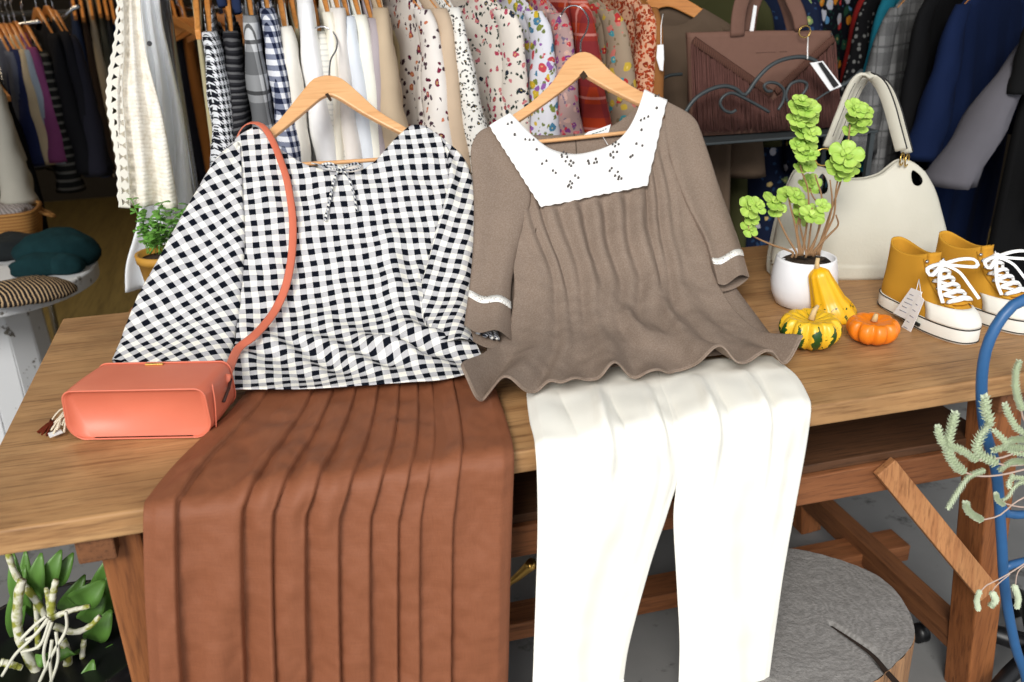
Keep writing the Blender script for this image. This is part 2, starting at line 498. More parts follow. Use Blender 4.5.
def sk_disp(u, v, P):
    for k in range(10):
        if u <= UK[k+1]: break
    f = (u-UK[k])/(UK[k+1]-UK[k]); w = UK[k+1]-UK[k]
    A = (.006+.012*min(1, v*1.6))*min(1, w/.08)
    saw = f**1.2 if f < .95 else (1-f)/.05
    a = A*saw
    # deep bulging folds where the cloth turns over the edge
    corner = gauss(v, .30, .16)
    a += .009*corner*(gauss(u, .31, .03)+gauss(u, .40, .03)+.8*gauss(u, .49, .03)+.5*gauss(u, .25, .02))
    hang = max(0, v-.3)
    a += hang*.045*(.5+.5*math.sin(u*38+nz(P, 3)*2)) * (.4+.6*gauss(u, .35, .3))
    a += .0032*nz(P, 26)+.006*nz(V((P.x*2.2, P.y, P.z*.7)), 9, 4)+.0016*nz(P, 60)
    e = min(u, 1-u)
    return .004+max(0, a)*min(1, e*25+.1)
mb, _ = drape(PS, sk_rows, sk_disp, corr=lambda u, v: .008)
skirt = mb.build('pleated_skirt', m_skirt, None, solid=.0016, offset=-1)
tag(skirt, 'long pleated rust brown linen skirt hanging over the table edge', 'skirt')

# ------------------------------------------------------------------ white trousers
m_white = fabric('white_cotton', S(246, 243, 232), var=.03, fine=420, bump=.2, rough=.85)
tr = thing('trousers', 'cream white cotton trousers hanging over the front table edge', 'trousers', (1.05, 0, TOP))
def tr_disp(ph, fr):
    def d(u, v, P):
        a = .004*nz(P, 8, ph)+.0025*nz(P, 20, ph)
        top = max(0, 1-v*3.0)
        t2 = max(0, 1-v*2.0)
        sm_ = min(1, max(0, (v-.05)/.12)); a += sm_*top*.020*abs(math.sin(u*PI*3+ph+.8*nz(P, 6)))**.7 + sm_*t2*.026*gauss(u+.12*v, fr, .04)+sm_*t2*.020*gauss(u-.15*v, fr+.33, .035)
        a += .012*gauss(u, .5+.1*math.sin(v*5+ph), .14)*min(1, v*2)
        a += .008*gauss(u, .8, .06)*gauss(v, .35, .25)
        return .004+max(0, a+.003)*min(1, min(u, 1-u)*14+.1)
    return d
LL = [(531, 368), (527, 392), (530, 420), (536, 450), (538, 520), (536, 600), (533, 684)]
LR = [(655, 362), (668, 400), (677, 440), (680, 470), (668, 512), (652, 560), (638, 610), (628, 650), (623, 684)]
RL = [(648, 362), (664, 400), (676, 440), (677, 480), (674, 520), (677, 580), (680, 640), (679, 688)]
RR = [(772, 356), (795, 374), (808, 396), (811, 411), (806, 450), (797, 500), (786, 560), (777, 620), (768, 688)]
for L, R, ph, fr, nm in ((LL, LR, .6, .52, 'trouser_leg'), (RL, RR, 2.4, .30, 'trouser_leg')):
    rows = coons([L[0], ((L[0][0]+R[0][0])/2, (L[0][1]+R[0][1])/2), R[0]], [L[-1], ((L[-1][0]+R[-1][0])/2, L[-1][1]+2), R[-1]], L, R, 90, 110)
    mb, out = drape(PP, rows, tr_disp(ph, fr), corr=lambda u, v: .007)
    lg = mb.build(nm, m_white, tr, solid=.002, offset=-1)
    # back layer of the leg and the turned-up hem
    mb, _ = drape(PP, [r[::6] for r in rows[::6]], lambda u, v, P: .0005)
    mb.build('leg_back', m_white, lg, solid=.001, offset=-1)
    hm = MB(); hm.tube([p+V((0, -.002, .001)) for p in out[-2]], .0028, 6)
    hm.build('hem_cuff', m_white, lg)

# ------------------------------------------------------------------ gingham blouse
m_ging = gingham('gingham', .0262, S(16, 20, 30), S(194, 193, 195), S(248, 245, 234), uv=True)
gb = thing('gingham_blouse', 'black and white gingham blouse with bow tie neck leaning on its wooden hanger', 'blouse', (.58, .35, TOP))
g_rows = coons(
    [(222, 152), (236, 138), (250, 129), (258, 128), (272, 142), (285, 152), (305, 164), (330, 171), (355, 172), (372, 163), (388, 147), (400, 134), (412, 125), (426, 127), (440, 137)],
    [(227, 390), (250, 389), (300, 388), (350, 386), (400, 383), (440, 380), (470, 372), (486, 361)],
    [(222, 152), (226, 185), (236, 230), (240, 280), (236, 340), (227, 390)],
    [(440, 137), (459, 175), (463, 220), (463, 270), (466, 320), (486, 361)], 150, 130)
def g_disp(u, v, P):
    a = .006*nz(P, 14)+.0035*nz(P, 32)
    a += .018*v*math.sin(u*9+2+nz(P, 4))*.5
    a += .012*gauss(u, .62+.12*v, .05)*gauss(v, .55, .3)+.010*gauss(u-.15*(1-v), .72, .035)*gauss(v, .62, .16)
    # creases gathered near the waist
    q = gauss(v, .84, .09)
    a += q*.014*math.sin((u*1.1-v*1.9)*26+2*nz(P, 5))*(.35+.65*gauss(u, .78, .3))
    a += .012*gauss(v-.18*(u-.4), .80, .035)*gauss(u, .55, .2)
    lo = min(1, (1-v)*14+.15)
    return .012+a*lo
mb, _ = drape(PG, g_rows, g_disp, corr=lambda u, v: .013)
body = mb.build('body', m_ging, gb, solid=.0016, offset=-1)
bk = coons([(222, 152), (240, 136), (258, 132), (285, 156), (330, 176), (372, 168), (405, 136), (440, 137)], [(232, 384), (300, 383), (400, 378), (480, 360)],
    [(222, 152), (240, 230), (242, 290), (232, 384)], [(440, 137), (455, 200), (455, 290), (480, 360)], 40, 40)
mb, _ = drape(PG, bk, lambda u, v, P: -.012*(1-v)+.001); mb.build('back_panel', m_ging, gb, solid=.001)
gl = ruled([(236, 141), (222, 152), (206, 175), (190, 203), (174, 232), (156, 264), (139, 296), (122, 337), (112, 360)],
           [(240, 146), (242, 170), (243, 200), (245, 230), (244, 262), (242, 290), (239, 320), (234, 345), (229, 364)], 44, 70)
def gs_wr(u, v, P): return .004*nz(P, 12, 3)+.0025*nz(P, 34)+.004*math.sin(u*7+v*3)
mb, _ = sleeve(PG, gl, .013, .016, .004, rot=-.46, wr=gs_wr); sl = mb.build('sleeve', m_ging, gb)
gr = ruled([(440, 137), (448, 160), (446, 195), (436, 230), (428, 262), (420, 292), (424, 318), (436, 338)],
           [(440, 136), (461, 155), (471, 176), (475.5, 200), (476, 230), (474, 265), (472, 300), (474, 340)], 40, 60)
mb, _ = sleeve(PG, gr, .015, .016, .004, rot=.42, wr=gs_wr); mb.build('sleeve', m_ging, gb)
# drawstring bow
bw = MB()
bw.tube([PG.on(*q, o) for q, o in (((312, 168), .018), ((322, 172), .024), ((332, 176), .026))], .003, 6, flat=.5)
bw.tube(spline([PG.on(*q, o) for q, o in (((340, 177), .026), ((330, 178), .036), ((322, 174), .03), ((330, 172), .03), ((340, 176), .028))], 14), .0035, 6, flat=.6)
bw.tube(spline([PG.on(*q, o) for q, o in (((342, 177), .026), ((352, 180), .036), ((361, 174), .03), ((354, 172), .03), ((342, 176), .028))], 14), .0035, 6, flat=.6)
bw.tube(spline([PG.on(*q, o) for q, o in (((338, 177), .026), ((333, 190), .024), ((330, 205), .022), ((325, 226), .019))], 14), .0032, 6, flat=.5)
bw.tube(spline([PG.on(*q, o) for q, o in (((343, 177), .026), ((350, 188), .026), ((354, 202), .024), ((357, 217), .02))], 14), .0032, 6, flat=.5)
bw.ball(PG.on(341, 177, .026), .0075, 6, (1, .8, .8))
m_bow = gingham('bow_cotton', .009, S(26, 30, 40), S(170, 172, 178), S(240, 238, 228))
bw.build('drawstring_bow', m_bow, gb)

# ------------------------------------------------------------------ taupe blouse
m_taupe = fabric('taupe_wool', S(132, 114, 100), var=.10, fine=600, bump=.35, rough=.95, flecks=.12)
m_trim = dots('lace_trim', S(242, 240, 234), S(150, 138, 126), 210, .26)
m_lace = fabric('white_lace', S(246, 245, 243), var=.02, fine=500, bump=.2)
m_hole = plain('eyelet_hole', S(90, 84, 80), .9)
tbz = thing('taupe_blouse', 'taupe brown smock blouse with white eyelet lace yoke and ruffled hem', 'blouse', (1.05, .3, TOP))
t_rows = coons(
    [(480, 140), (498, 144), (543, 195), (600, 188), (643, 174), (664, 116), (690, 117)],
    [(464, 377), (463, 386), (474, 391), (486, 386), (500, 389), (518, 391), (533, 384), (548, 379), (562, 381), (575, 379), (590, 374), (604, 377), (622, 370), (636, 368), (650, 370), (662, 367), (676, 361), (690, 360), (704, 364), (720, 361), (738, 363), (755, 358), (770, 359), (785, 354), (800, 352)],
    [(480, 140), (494, 200), (514, 260), (514, 305), (503, 338), (464, 377)],
    [(690, 117), (703, 190), (709, 240), (715, 275), (733, 305), (764, 334), (800, 352)], 240, 130, ptop=True)
def t_disp(u, v, P):
    g = max(0, 1-v*1.25)
    a = .013*g*gauss(u, .52, .28)*math.sin(u*80+2.5*nz(P, 7))*min(1, v*10)
    a += .026*gauss(u, .40+.05*v, .05)*v*.9 + .024*gauss(u, .60+.16*v, .045)*min(1, v*1.3) + .018*gauss(u, .80+.05*v, .04)*v + .018*gauss(u, .16, .05)*v + .012*gauss(u, .28, .03)*v
    a += .022*gauss(u-.55*(v-.6), .52, .05)*gauss(v, .70, .16)
    a += .006*nz(P, 12)+.002*nz(P, 40)
    h = max(0, v-.72)/.28
    a += h*h*(.012+.016*math.sin(u*44+1.2*math.sin(u*13)))*(.6+.6*abs(u-.5)*2)
    if u > .93 and v > .8: a += .03*((u-.93)/.07)**2*((v-.8)/.2)
    if u < .09 and v > .8: a += .03*((.09-u)/.09)**1.2*((v-.8)/.2)
    return .014+a
mb, t_out = drape(PT, t_rows, t_disp, corr=lambda u, v: .021+.012*max(0, (v-.72)/.28)**2)
mb.build('body', m_taupe, tbz, solid=.0022, offset=-1)
hemr = MB(); hemr.tube([p+V((0, -.001, .0)) for p in t_out[-1]], .0018, 6); hemr.build('hem_stitching', m_taupe, tbz)
_pj = [(p, 512+F*(p-CAM).dot(_r)/(p-CAM).dot(_fw), 341-F*(p-CAM).dot(_u)/(p-CAM).dot(_fw)) for r in t_out for p in r]
def near_body(x, y): return min(_pj, key=lambda q: (q[1]-x)**2+(q[2]-y)**2)[0]+V((0, -.0003, .0003))
sm = MB()
for line in ([(540, 205), (533, 250), (535, 300), (545, 340), (548, 377)], [(541, 203), (520, 240), (513, 265)], [(650, 186), (672, 215), (692, 240), (706, 256)]):
    sm.tube([near_body(q.x, q.y) for q in spline(line, 24)], .0013, 5)
tl = ruled([(490, 126), (478, 133), (471, 150), (473, 180), (474, 215), (472, 263), (464, 327)],
           [(496, 135), (516, 165), (531, 193), (523, 228), (515, 262), (511, 295), (513, 338)], 40, 60)
ts_wr = lambda u, v, P: .003*nz(P, 12, 5)+.007*math.sin(u*8+v*2.5)*v
mb, lo = sleeve(PT, tl, .015, .022, .008, wr=ts_wr, bf=.1); mb.build('sleeve', m_taupe, tbz)
trr = ruled([(664, 104), (668, 150), (684, 200), (702, 236), (711, 262), (717, 285)],
            [(666, 101), (692, 116), (703, 138), (721, 191), (738, 235), (750, 275)], 40, 60)
mb, ro = sleeve(PT, trr, .015, .018, .006, wr=ts_wr, bf=.1); mb.build('sleeve', m_taupe, tbz)
for out, j0 in ((lo, 49), (ro, 51)):
    tm = MB(); n = 40
    rows = []
    for j in range(j0, j0+3):
        rows.append([p + (p-out[j][(2*n-1-i)]).normalized()*.0025 if 2 < i < n-3 else p+V((0, -.001, .002)) for i, p in enumerate(out[j][:n])])
    tm.grid(rows); tm.build('cuff_lace', m_trim, tbz, solid=.0015)
# inside of the cuff and the crumpled lining peeping out
rf = MB()
for k, (a, b, c) in enumerate((((474, 334), (478, 322), (486, 336)), ((478, 340), (487, 330), (492, 345)), ((484, 344), (494, 338), (497, 347)))):
    P = [PT.on(*q, 0.012+.003*k) for q in spline([a, b, c], 10) for q in [(q.x, q.y)]]
    rf.tube(P, .006, 8, flat=.5)
rf.build('cuff_lining', m_bow, tbz)
# yoke
inner = [(510, 113), (513, 116), (521, 124), (535, 138), (548, 148), (564, 153), (581, 154), (601, 149), (617, 141), (628, 129), (636, 114), (642, 97), (644, 90)]
outer = [(489, 126), (541, 207), (647, 186), (667, 100)]
nI = 120; I = spline(inner, nI)
O = poly(outer[:2], 46)[:-1]+poly(outer[1:3], 45)[:-1]+poly(outer[2:], 31)
assert len(O) == nI, len(O)
rows = []
for j in range(16):
    k = j/15
    rows.append([I[i].lerp(O[i]+V((.45*math.sin(i*1.55), .45*math.cos(i*1.55), 0)) if j == 15 else O[i], k) for i in range(nI)])
mb, yo = drape(PT, rows, lambda u, v, P: .026+.003*nz(P, 14), corr=lambda u, v: .026); ymb = mb; nyf = len(mb.f); ey = mb
def eyelet(px, py, r=1.0):
    P, s, n = PT.hit(px, py); a, b = frame(n)
    ey.prism([P+n*.0295+a*math.cos(t*PI/4)*r*.0008+b*math.sin(t*PI/4)*r*.0008 for t in range(8)], n*.002)
ZX, ZY = 480, 85
for x, y, r in [(98,194,1),(130,243,.7),(150,235,1),(165,296,1.3),(218,320,.6),(240,323,.7),(260,323,.6),(276,372,1.3),(303,445,.8),(325,430,1),(358,480,.8),(372,492,.8),
    (402,400,.8),(412,385,.7),(426,392,.8),(430,410,.8),(404,410,.7),(422,432,.8),(448,430,1),(461,440,1.1),(450,456,1),(440,448,.7),
    (536,430,1.3),(540,443,1),(575,420,1.2),(580,436,1),(566,440,.8),(660,345,.7),(675,335,.9),(690,345,.8),(672,355,.8),(650,402,1),(662,384,.9),(682,384,.9),(664,412,.9),(648,395,.7),
    (645,480,.9),(655,467,.8),(672,505,1),(686,486,.9),(692,510,1.1),(704,520,1),(688,522,1),(470,505,.9),(486,516,1),(445,535,.8),(455,545,.8),(434,560,1),(450,566,1),(440,552,.8),
    (750,410,1.3),(760,402,1),(780,342,1.2),(810,352,.9),(806,271,1.2),(803,222,.9),(820,213,.7),(840,204,.9),(883,160,1.4),(878,98,1.1),(893,96,.6)]:
    eyelet(ZX+x/5.12, ZY+y/5.12, r)
yk = ymb.build('lace_yoke', m_lace, tbz, solid=.0018, offset=-1)
yk.data.materials.append(m_hole)
for p in yk.data.polygons: p.material_index = 1 if p.index >= nyf else 0
bkp = coons([(509, 115), (525, 127), (550, 129.5), (580, 128), (612, 121), (634, 106), (644, 92)], [(500, 150), (545, 190), (600, 190), (640, 160), (655, 130)],
    [(509, 115), (503, 130), (500, 150)], [(644, 92), (652, 110), (655, 130)], 40, 20)
mb, _ = drape(PT, bkp, lambda u, v, P: -.022); mb.build('back_panel', m_taupe, tbz, solid=.002)
bks = coons([(500, 150), (545, 190), (600, 190), (640, 160), (655, 130)], [(480, 372), (560, 372), (660, 362), (780, 348)], [(500, 150), (515, 250), (480, 372)], [(655, 130), (700, 230), (780, 348)], 30, 30)
mb, _ = drape(PT, bks, lambda u, v, P: -.022*(1-v)+.001); mb.build('back_panel', m_taupe, tbz, solid=.002)
sm.tube([PT.on(576, 128, -.0195), PT.on(578, 138, -.0195), PT.on(579, 156, -.0195)], .0012, 5)
sm.build('seam', plain('taupe_seam', S(92, 78, 66), .95), tbz)
m_label = plain('label_white', S(240, 240, 240), .7, var=.03)
m_mark = plain('label_marks', S(70, 110, 108), .8)
lb = MB().prism([PT.on(*q, -.019) for q in ((585, 131), (590, 127), (601, 124), (613, 119.5), (610, 130), (598, 133))], (0, -.001, .001)).build('neck_label', m_label, tbz, smooth=False)
mk = MB()
for a, b in (((594, 129.4), (596.5, 128.6)), ((597.5, 128.4), (600, 127.5)), ((601, 127.3), (603.5, 126.3)), ((604.5, 126), (606, 125.4)), ((607, 124.6), (608.4, 124.1))):
    mk.tube([PT.on(*a, -.0172), PT.on(*b, -.0172)], .0011, 5)
mk.build('label_print', m_mark, lb)
MB().tube([PT.on(604, 133, -.012), PT.on(606, 138, -.008), PT.on(608, 145, 0)], .0008, 5).build('label_string', m_label, tbz)

# ------------------------------------------------------------------ the two big hangers
m_hang = wood('hanger_maple', S(240, 190, 138), S(232, 176, 122), S(214, 156, 104), axis=0, scale=.8, rough=.35, spec=.5)
m_hangdk = plain('hanger_notch', S(60, 42, 26), .7)
m_steel = plain('hook_steel', S(200, 200, 205), .25, .6, metal=.9, var=.03)
def big_hanger(label, prof, up, lowr, bar, hook, notch, off=-.004):
    cx = sum(p[0] for p in up)/len(up); c = prof.on(cx, up[len(up)//2][1], off)
    t = thing('wooden_hanger', label, 'hanger', c)
    U = spline(up, 40); L = spline(lowr, 40); n = prof.hit(cx, up[len(up)//2][1])[2]
    out = [prof.on(q.x, q.y, off) for q in U]+[prof.on(q.x, q.y, off) for q in reversed(L)]
    MB().prism(out, n*-.013).build('shoulder_arms', m_hang, t, smooth=False, bevel=.003)
    MB().tube([prof.on(*q, off-.006) for q in bar], .0045, 10).build('trouser_bar', m_hang, t)
    h = [prof.on(q.x, q.y, off-.006) for q in spline(hook, 40)]
    MB().tube(h, .0021, 8).build('hook', m_steel, t)
    MB().prism([prof.on(*q, off+.0008) for q in notch], n*-.002).build('notch', m_hangdk, t, smooth=False)
    return t
big_hanger('pale maple hanger holding the gingham blouse', PG,
    [(250, 141), (266, 130), (280, 117), (300, 92), (312, 78), (321, 74.5), (328, 73.5), (342, 77), (360, 92), (380, 110), (408, 127), (424, 138)],
    [(256, 147), (272, 136), (290, 122), (315, 101), (323, 95), (330, 93), (340, 97), (364, 112), (392, 127), (404, 133), (418, 143)],
    [(272, 163), (292, 162), (340, 159.5), (377, 157), (396, 155)],
    [(329, 78), (329.5, 66), (331, 56), (336, 47), (337, 37), (332, 28), (323, 23.5), (314, 26), (309, 33)],
    [(325, 93), (328, 92), (332, 99), (330, 100)])
big_hanger('pale maple hanger with slim open hook holding the taupe blouse', PT,
    [(495, 126), (513, 113), (532, 100), (552, 81), (566, 60), (576, 52), (587.5, 50.4), (599, 57), (611, 69), (628.5, 82), (645, 91.5), (662, 101)],
    [(500, 133), (519, 120), (546.5, 101), (570, 83.5), (583, 73), (590, 76), (611, 88), (634, 99.6), (656, 110)],
    [(515, 142), (535, 139.5), (580, 135), (627, 130), (640, 128.5)],
    [(582, 56), (582, 39), (587, 29), (589.5, 17), (584, 6.5), (575.5, 2.5), (567, 5), (561, 14)],
    [(580, 74), (584, 69.5), (588, 75), (584, 79)])
# ------------------------------------------------------------------ coral purse
m_coral = NT('coral_leather', .42, .45)
_n = m_coral.noise(m_coral.tc(), 420, 3); m_coral.col(m_coral.mix(m_coral.noise(m_coral.tc(), 12).outputs[0], S(210, 108, 82), S(224, 126, 98))).bump(_n.outputs[0], .12, .0008); m_coral = m_coral.m
m_brass = plain('brass', S(214, 172, 92), .28, .5, metal=1, var=.05)
m_dark = plain('dark_zip', S(60, 34, 26), .6)
m_tassel = stripes('tassel_cream', [S(236, 226, 206), S(206, 190, 164)], .004, 0)
m_tasbr = stripes('tassel_brown', [S(110, 44, 24), S(78, 30, 18)], .004, 0)
a0 = at(80, 440.5, z=TOP+.001); a1 = at(209, 438, z=TOP+.001)
ex = (a1-a0); ex.z = 0; pw = ex.length; ex.normalize(); ey_ = V((-ex.y, ex.x, 0)); EZ = V((0, 0, 1))
pc = (a0+a1)/2
pu = thing('crossbody_purse', 'small coral orange leather box purse with long strap at the table end', 'purse', pc)
PH, PD = .086, .112
bm_ = MB()
def pbox(x, y, z):                       # purse frame: x along the front, y back, z up
    return pc+ex*x+ey_*y+EZ*z
rows = []
NS = 15
def prof_front(k):                       # front edge outline of the body, rounded corners
    hw = pw/2
    pts = []
    for (cx_, cz_, r, a, b) in ((-hw-.012+.026, .030, .030, 180, 270), (hw+.0-.030+.006, .030, .030, 270, 360), (hw+.004-.016, PH-.016, .016, 0, 90), (-hw-.012+.014, PH-.016, .016, 90, 180)):
        for i in range(9):
            t = math.radians(a+(b-a)*i/8); pts.append((cx_+r*math.cos(t), cz_+r*math.sin(t)))
    return pts
outl = prof_front(0)
ycs = [(0.010, .93), (.004, .97), (.0, 1.0), (.004, 1.012), (.02, 1.02), (.05, 1.02), (.09, 1.0), (PD-.008, .985), (PD-.002, .97), (PD, .93)]
for y, sc in ycs:
    cz = PH/2
    rows.append([pbox(x*sc+.012*(y/PD), y, max(.0005, cz+(z-cz)*(sc if z > cz else 1))) for x, z in outl])
bm_.grid(rows, cu=True); b0 = len(rows[0])
bm_.f.append(tuple(range(b0))); bm_.f.append(tuple((len(rows)-1)*b0+i for i in range(b0)))
bm_.build('body', m_coral, pu)
pp = MB(); pp.tube([pbox(x*1.0, .002, max(.001, z)) for x, z in outl+outl[:1]], .0017, 6, caps=False); pp.tube([pbox(x*.985+.012, PD-.004, max(.001, z)) for x, z in outl+outl[:1]], .0015, 6, caps=False)
pp.build('piping', m_coral, pu)
xe = pw/2+.008
MB().tube(spline([pbox(xe+.002, .012, PH*.15), pbox(xe+.005, .016, PH*.62), pbox(xe+.003, .022, PH*.98)], 14), .0012, 6).build('side_seam', m_coral, pu)
MB().tube([pbox(xe+.008, .045, PH*.48), pbox(xe+.011, .07, PH*.62), pbox(xe+.010, .09, PH*.72)], .003, 6, flat=.5).build('side_zip', m_dark, pu)
MB().box(pbox(-.005, PD-.012, PH+.001), (.030, .006, .003), Matrix((ex, ey_, EZ)).transposed()).build('name_plate', m_brass, pu, smooth=False, bevel=.0008)
tb_ = MB()
st = [(229, 378, -.01), (240, 367, .036), (254, 354, .036), (266, 338, .032), (277, 319, .028), (286, 298, .03), (291, 275, .03), (293.5, 250, .03), (293, 222, .03), (288, 190, .032), (281, 168, .032), (274, 151, .032), (265, 136, .03), (255, 129.5, .024), (245, 129, .012), (238, 134, -.003), (236, 143, -.018)]
sp = []; 
for i, (x, y, o) in enumerate(st): sp.append(PG.on(x, y, o))
sp[0] = pbox(xe+.002, PD*.75, PH*.72)
S_ = spline(sp, 70)
tb_.tube(S_, .0078, 8, flat=.16, up=lambda t: V((.25, -.55, .8)) if t < .78 else V((.25, -.55, .8)).lerp(V((-.2, .1, 1)), (t-.78)/.22))
tb_.build('shoulder_strap', m_coral, pu)
tb_ = MB(); tb_.tube([pbox(xe+.0, PD*.72, PH*.55), pbox(xe+.004, PD*.74, PH*.74), pbox(xe+.006, PD*.78, PH*.84)], .008, 8, flat=.25); tb_.build('strap_tab', m_coral, pu)
ts = thing('tassel_charm', 'cream and brown leather tassel lying beside the coral purse', 'tassel', at(60, 428, z=TOP))
c_ = MB(); b_ = MB(); r2 = random.Random(3)
for i in range(16):
    p = at(70+r2.uniform(-2, 3), 408+r2.uniform(-3, 8), z=TOP+r2.uniform(.018, .03)); q = at(55+r2.uniform(-5, 10), 428+r2.uniform(-9, 6), z=TOP+.004+r2.uniform(0, .012))
    c_.tube(spline([p, (p+q)/2+V((0, 0, .006)), q], 6), .0016, 5)
for i in range(14):
    p = at(54+r2.uniform(-3, 4), 422+r2.uniform(-3, 4), z=TOP+.012); q = at(42+r2.uniform(-5, 10), 433+r2.uniform(-3, 3), z=TOP+.003+r2.uniform(0, .004))
    b_.tube(spline([p, (p+q)/2+V((0, 0, .004)), q], 6), .0017, 5)
c_.build('cream_strands', m_tassel, ts); b_.build('brown_strands', m_tasbr, ts)
MB().prism([at(x, y, z=TOP+.008) for x, y in ((48, 434), (61, 430), (63, 433), (50, 438))], (0, 0, .0015)).build('tag', m_label, ts, smooth=False)

# ------------------------------------------------------------------ potted sedum
m_pot = plain('white_glaze', S(244, 244, 246), .35, .5, var=.02)
m_soil = plain('soil', S(58, 44, 32), .95, var=.4, nscale=140, bump=.6)
m_stem = plain('brown_stem', S(146, 112, 78), .7, var=.2, nscale=80)
m_leafg = NT('sedum_leaf', .45, .4); m_leafg.col(m_leafg.mix(m_leafg.noise(m_leafg.tc(), 45).outputs[0], S(124, 176, 54), S(204, 224, 118)))
m_leafg.bs.inputs['Subsurface Weight'].default_value = .15; m_leafg.bs.inputs['Subsurface Radius'].default_value = (.01, .012, .004); m_leafg = m_leafg.m
pb = at(806, 311, z=TOP); PBY = pb.y+.045
pcx = at(806, 262, y=PBY); pot_c = V((pcx.x, PBY, TOP))
pt = thing('potted_sedum', 'leggy bright green sedum in a rounded white pot on the table', 'plant', pot_c)
sc_ = .068
MB().lathe([(.046, 0), (.056, .004), (.066, .028), (.0695, .05), (.067, .078), (.0625, .100), (.061, .105), (.0585, .106), (.057, .103), (.057, .09)], pot_c, 40).build('pot', m_pot, pt)
MB().lathe([(.001, .094), (.03, .095), (.058, .091)], pot_c, 24, lambda t, r, z: (r, z+.003*math.sin(t*5))).build('soil', m_soil, pt)
def rosette(mb, c, axis, n, R, rng, layers=2):
    n0 = max(5, n-1)
    axis = V(axis).normalized(); a, b = frame(axis)
    for L in range(layers):
        n = 5 if L == 0 else 3
        for k in range(n):
            t = 2*PI*(k+.5*L)/n+rng.uniform(-.2, .2); tilt = .05+.6*L+rng.uniform(-.12, .12)
            d = (a*math.cos(t)+b*math.sin(t))*math.cos(tilt)+axis*math.sin(tilt)
            s = d.cross(axis).normalized(); up = s.cross(d).normalized()
            rr = R*(1.12-.55*L)*rng.uniform(.88, 1.1)
            rows = []
            for (x, w) in ((.05, .08), (.25, .18), (.45, .36), (.65, .47), (.82, .44), (.95, .26), (1.0, .06)):
                row = []
                for j in range(6):
                    q = -1+2*j/5
                    row.append(c+d*(rr*x)+s*(rr*w*q)+up*(rr*(.10*q*q-.05+.04*x*x)))
                rows.append(row)
            mb.grid(rows)
base = pot_c+V((0, 0, .104))
sed = [  # stem pixels from the pot up, rosettes (px, py, radius px, leaves)
 ([(792, 252), (770, 244), (752, 235), (748, 226)], [(749, 226, 9, 6), (752, 216, 8, 6), (748, 204, 12, 7), (757, 203, 10, 6)]),
 ([(796, 252), (786, 235), (777, 215), (774, 205)], [(773, 199, 12, 6), (776, 206, 9, 5)]),
 ([(799, 250), (795, 225), (790, 205), (789, 197)], [(788, 193, 11, 7), (796, 194, 11, 6)]),
 ([(806, 252), (800, 225), (802, 215), (803, 208)], [(800, 214, 10, 6), (803, 206, 11, 6)]),
 ([(808, 250), (811, 225), (812, 212), (812, 208)], [(811, 213, 12, 7), (823, 203, 8, 6)]),
 ([(803, 250), (808, 215), (808, 190), (802, 172), (800, 165)], [(800, 165, 7, 5), (808, 162, 10, 6), (803, 150, 12, 7), (810, 151, 10, 6), (797, 142, 9, 6), (807, 139, 13, 7), (800, 128, 12, 7), (811, 130, 11, 6), (797, 117, 11, 7), (806, 116, 13, 7), (798, 105, 11, 6), (808, 106, 12, 7), (802, 98, 10, 6), (812, 112, 9, 5)]),
 ([(812, 250), (822, 215), (812, 195), (810, 188)], [(808, 184, 10, 6), (812, 179, 9, 5)]),
 ([(816, 250), (833, 218), (836, 190), (840, 170)], [(836, 165, 12, 6), (846, 152, 15, 7), (842, 160, 13, 7), (851, 162, 11, 6), (844, 172, 9, 5)]),
 ([(818, 250), (828, 220), (838, 190), (846, 160), (850, 125)], [(858, 116, 12, 6), (850, 128, 8, 5), (855, 106, 11, 6), (864, 108, 11, 6), (862, 120, 10, 6)]),
 ([(814, 251), (829, 235), (838, 225), (836, 215)], []), ([(801, 250), (797, 230), (800, 210), (796, 190)], []), ([(820, 250), (826, 232), (832, 205), (830, 180)], []), ([(810, 250), (818, 232), (822, 200), (815, 175)], []),
]
rg = random.Random(11)
for i, (st, ros) in enumerate(sed):
    dy = rg.uniform(-.02, .03); N = len(st)
    P = [at(x, y, y=PBY-.01+dy*(k/(N-1))*1.6) for k, (x, y) in enumerate(st)]
    P = [P[0]+V((0, 0, -.012))]+P
    MB().tube(spline(P, 24), lambda t: .0028-.0012*t, 6).build('stem', m_stem, pt)
    if ros:
        f = MB()
        for (x, y, r, n) in ros:
            c = at(x, y+3, y=PBY-.01+dy*1.6+rg.uniform(-.012, .012))
            rosette(f, c, (rg.uniform(-.4, .3), -.75+rg.uniform(-.3, .3), .7+rg.uniform(-.2, .3)), n, r*.0021*(.95 if len(ros) < 8 else .84), rg)
        f.build('foliage', m_leafg, pt, solid=.0012)

# ------------------------------------------------------------------ gourds and pumpkin
def gourd_mat():
    n = NT('striped_gourd_skin', .35, .5); x, y, z = n.sep(n.tc())
    th = n.math('ARCTAN2', y, x)
    w = n.noise(n.tc(), 90, 3).outputs[0]
    f = n.math('FRACT', n.math('ADD', n.math('DIVIDE', th, 2*PI/10), n.math('ADD', n.math('MULTIPLY', n.math('SUBTRACT', w, .5), .55), .5)))
    d = n.math('ABSOLUTE', n.math('SUBTRACT', f, .5))
    zz = n.math('DIVIDE', z, .062)
    lim = n.ramp(zz, [(0, (.17,)*3), (.35, (.26,)*3), (.72, (.20,)*3), (.86, (.05,)*3), (1, (0,)*3)])
    k = n.math('LESS_THAN', d, lim)
    fine = n.math('GREATER_THAN', n.noise(n.tc(), 230, 2).outputs[0], .66)
    n.col(n.mix(n.math('MAXIMUM', k, n.math('MULTIPLY', fine, n.math('LESS_THAN', zz, .8))), n.mix(n.noise(n.tc(), 40).outputs[0], S(228, 168, 18), S(246, 206, 60)), S(34, 74, 24))); return n.m
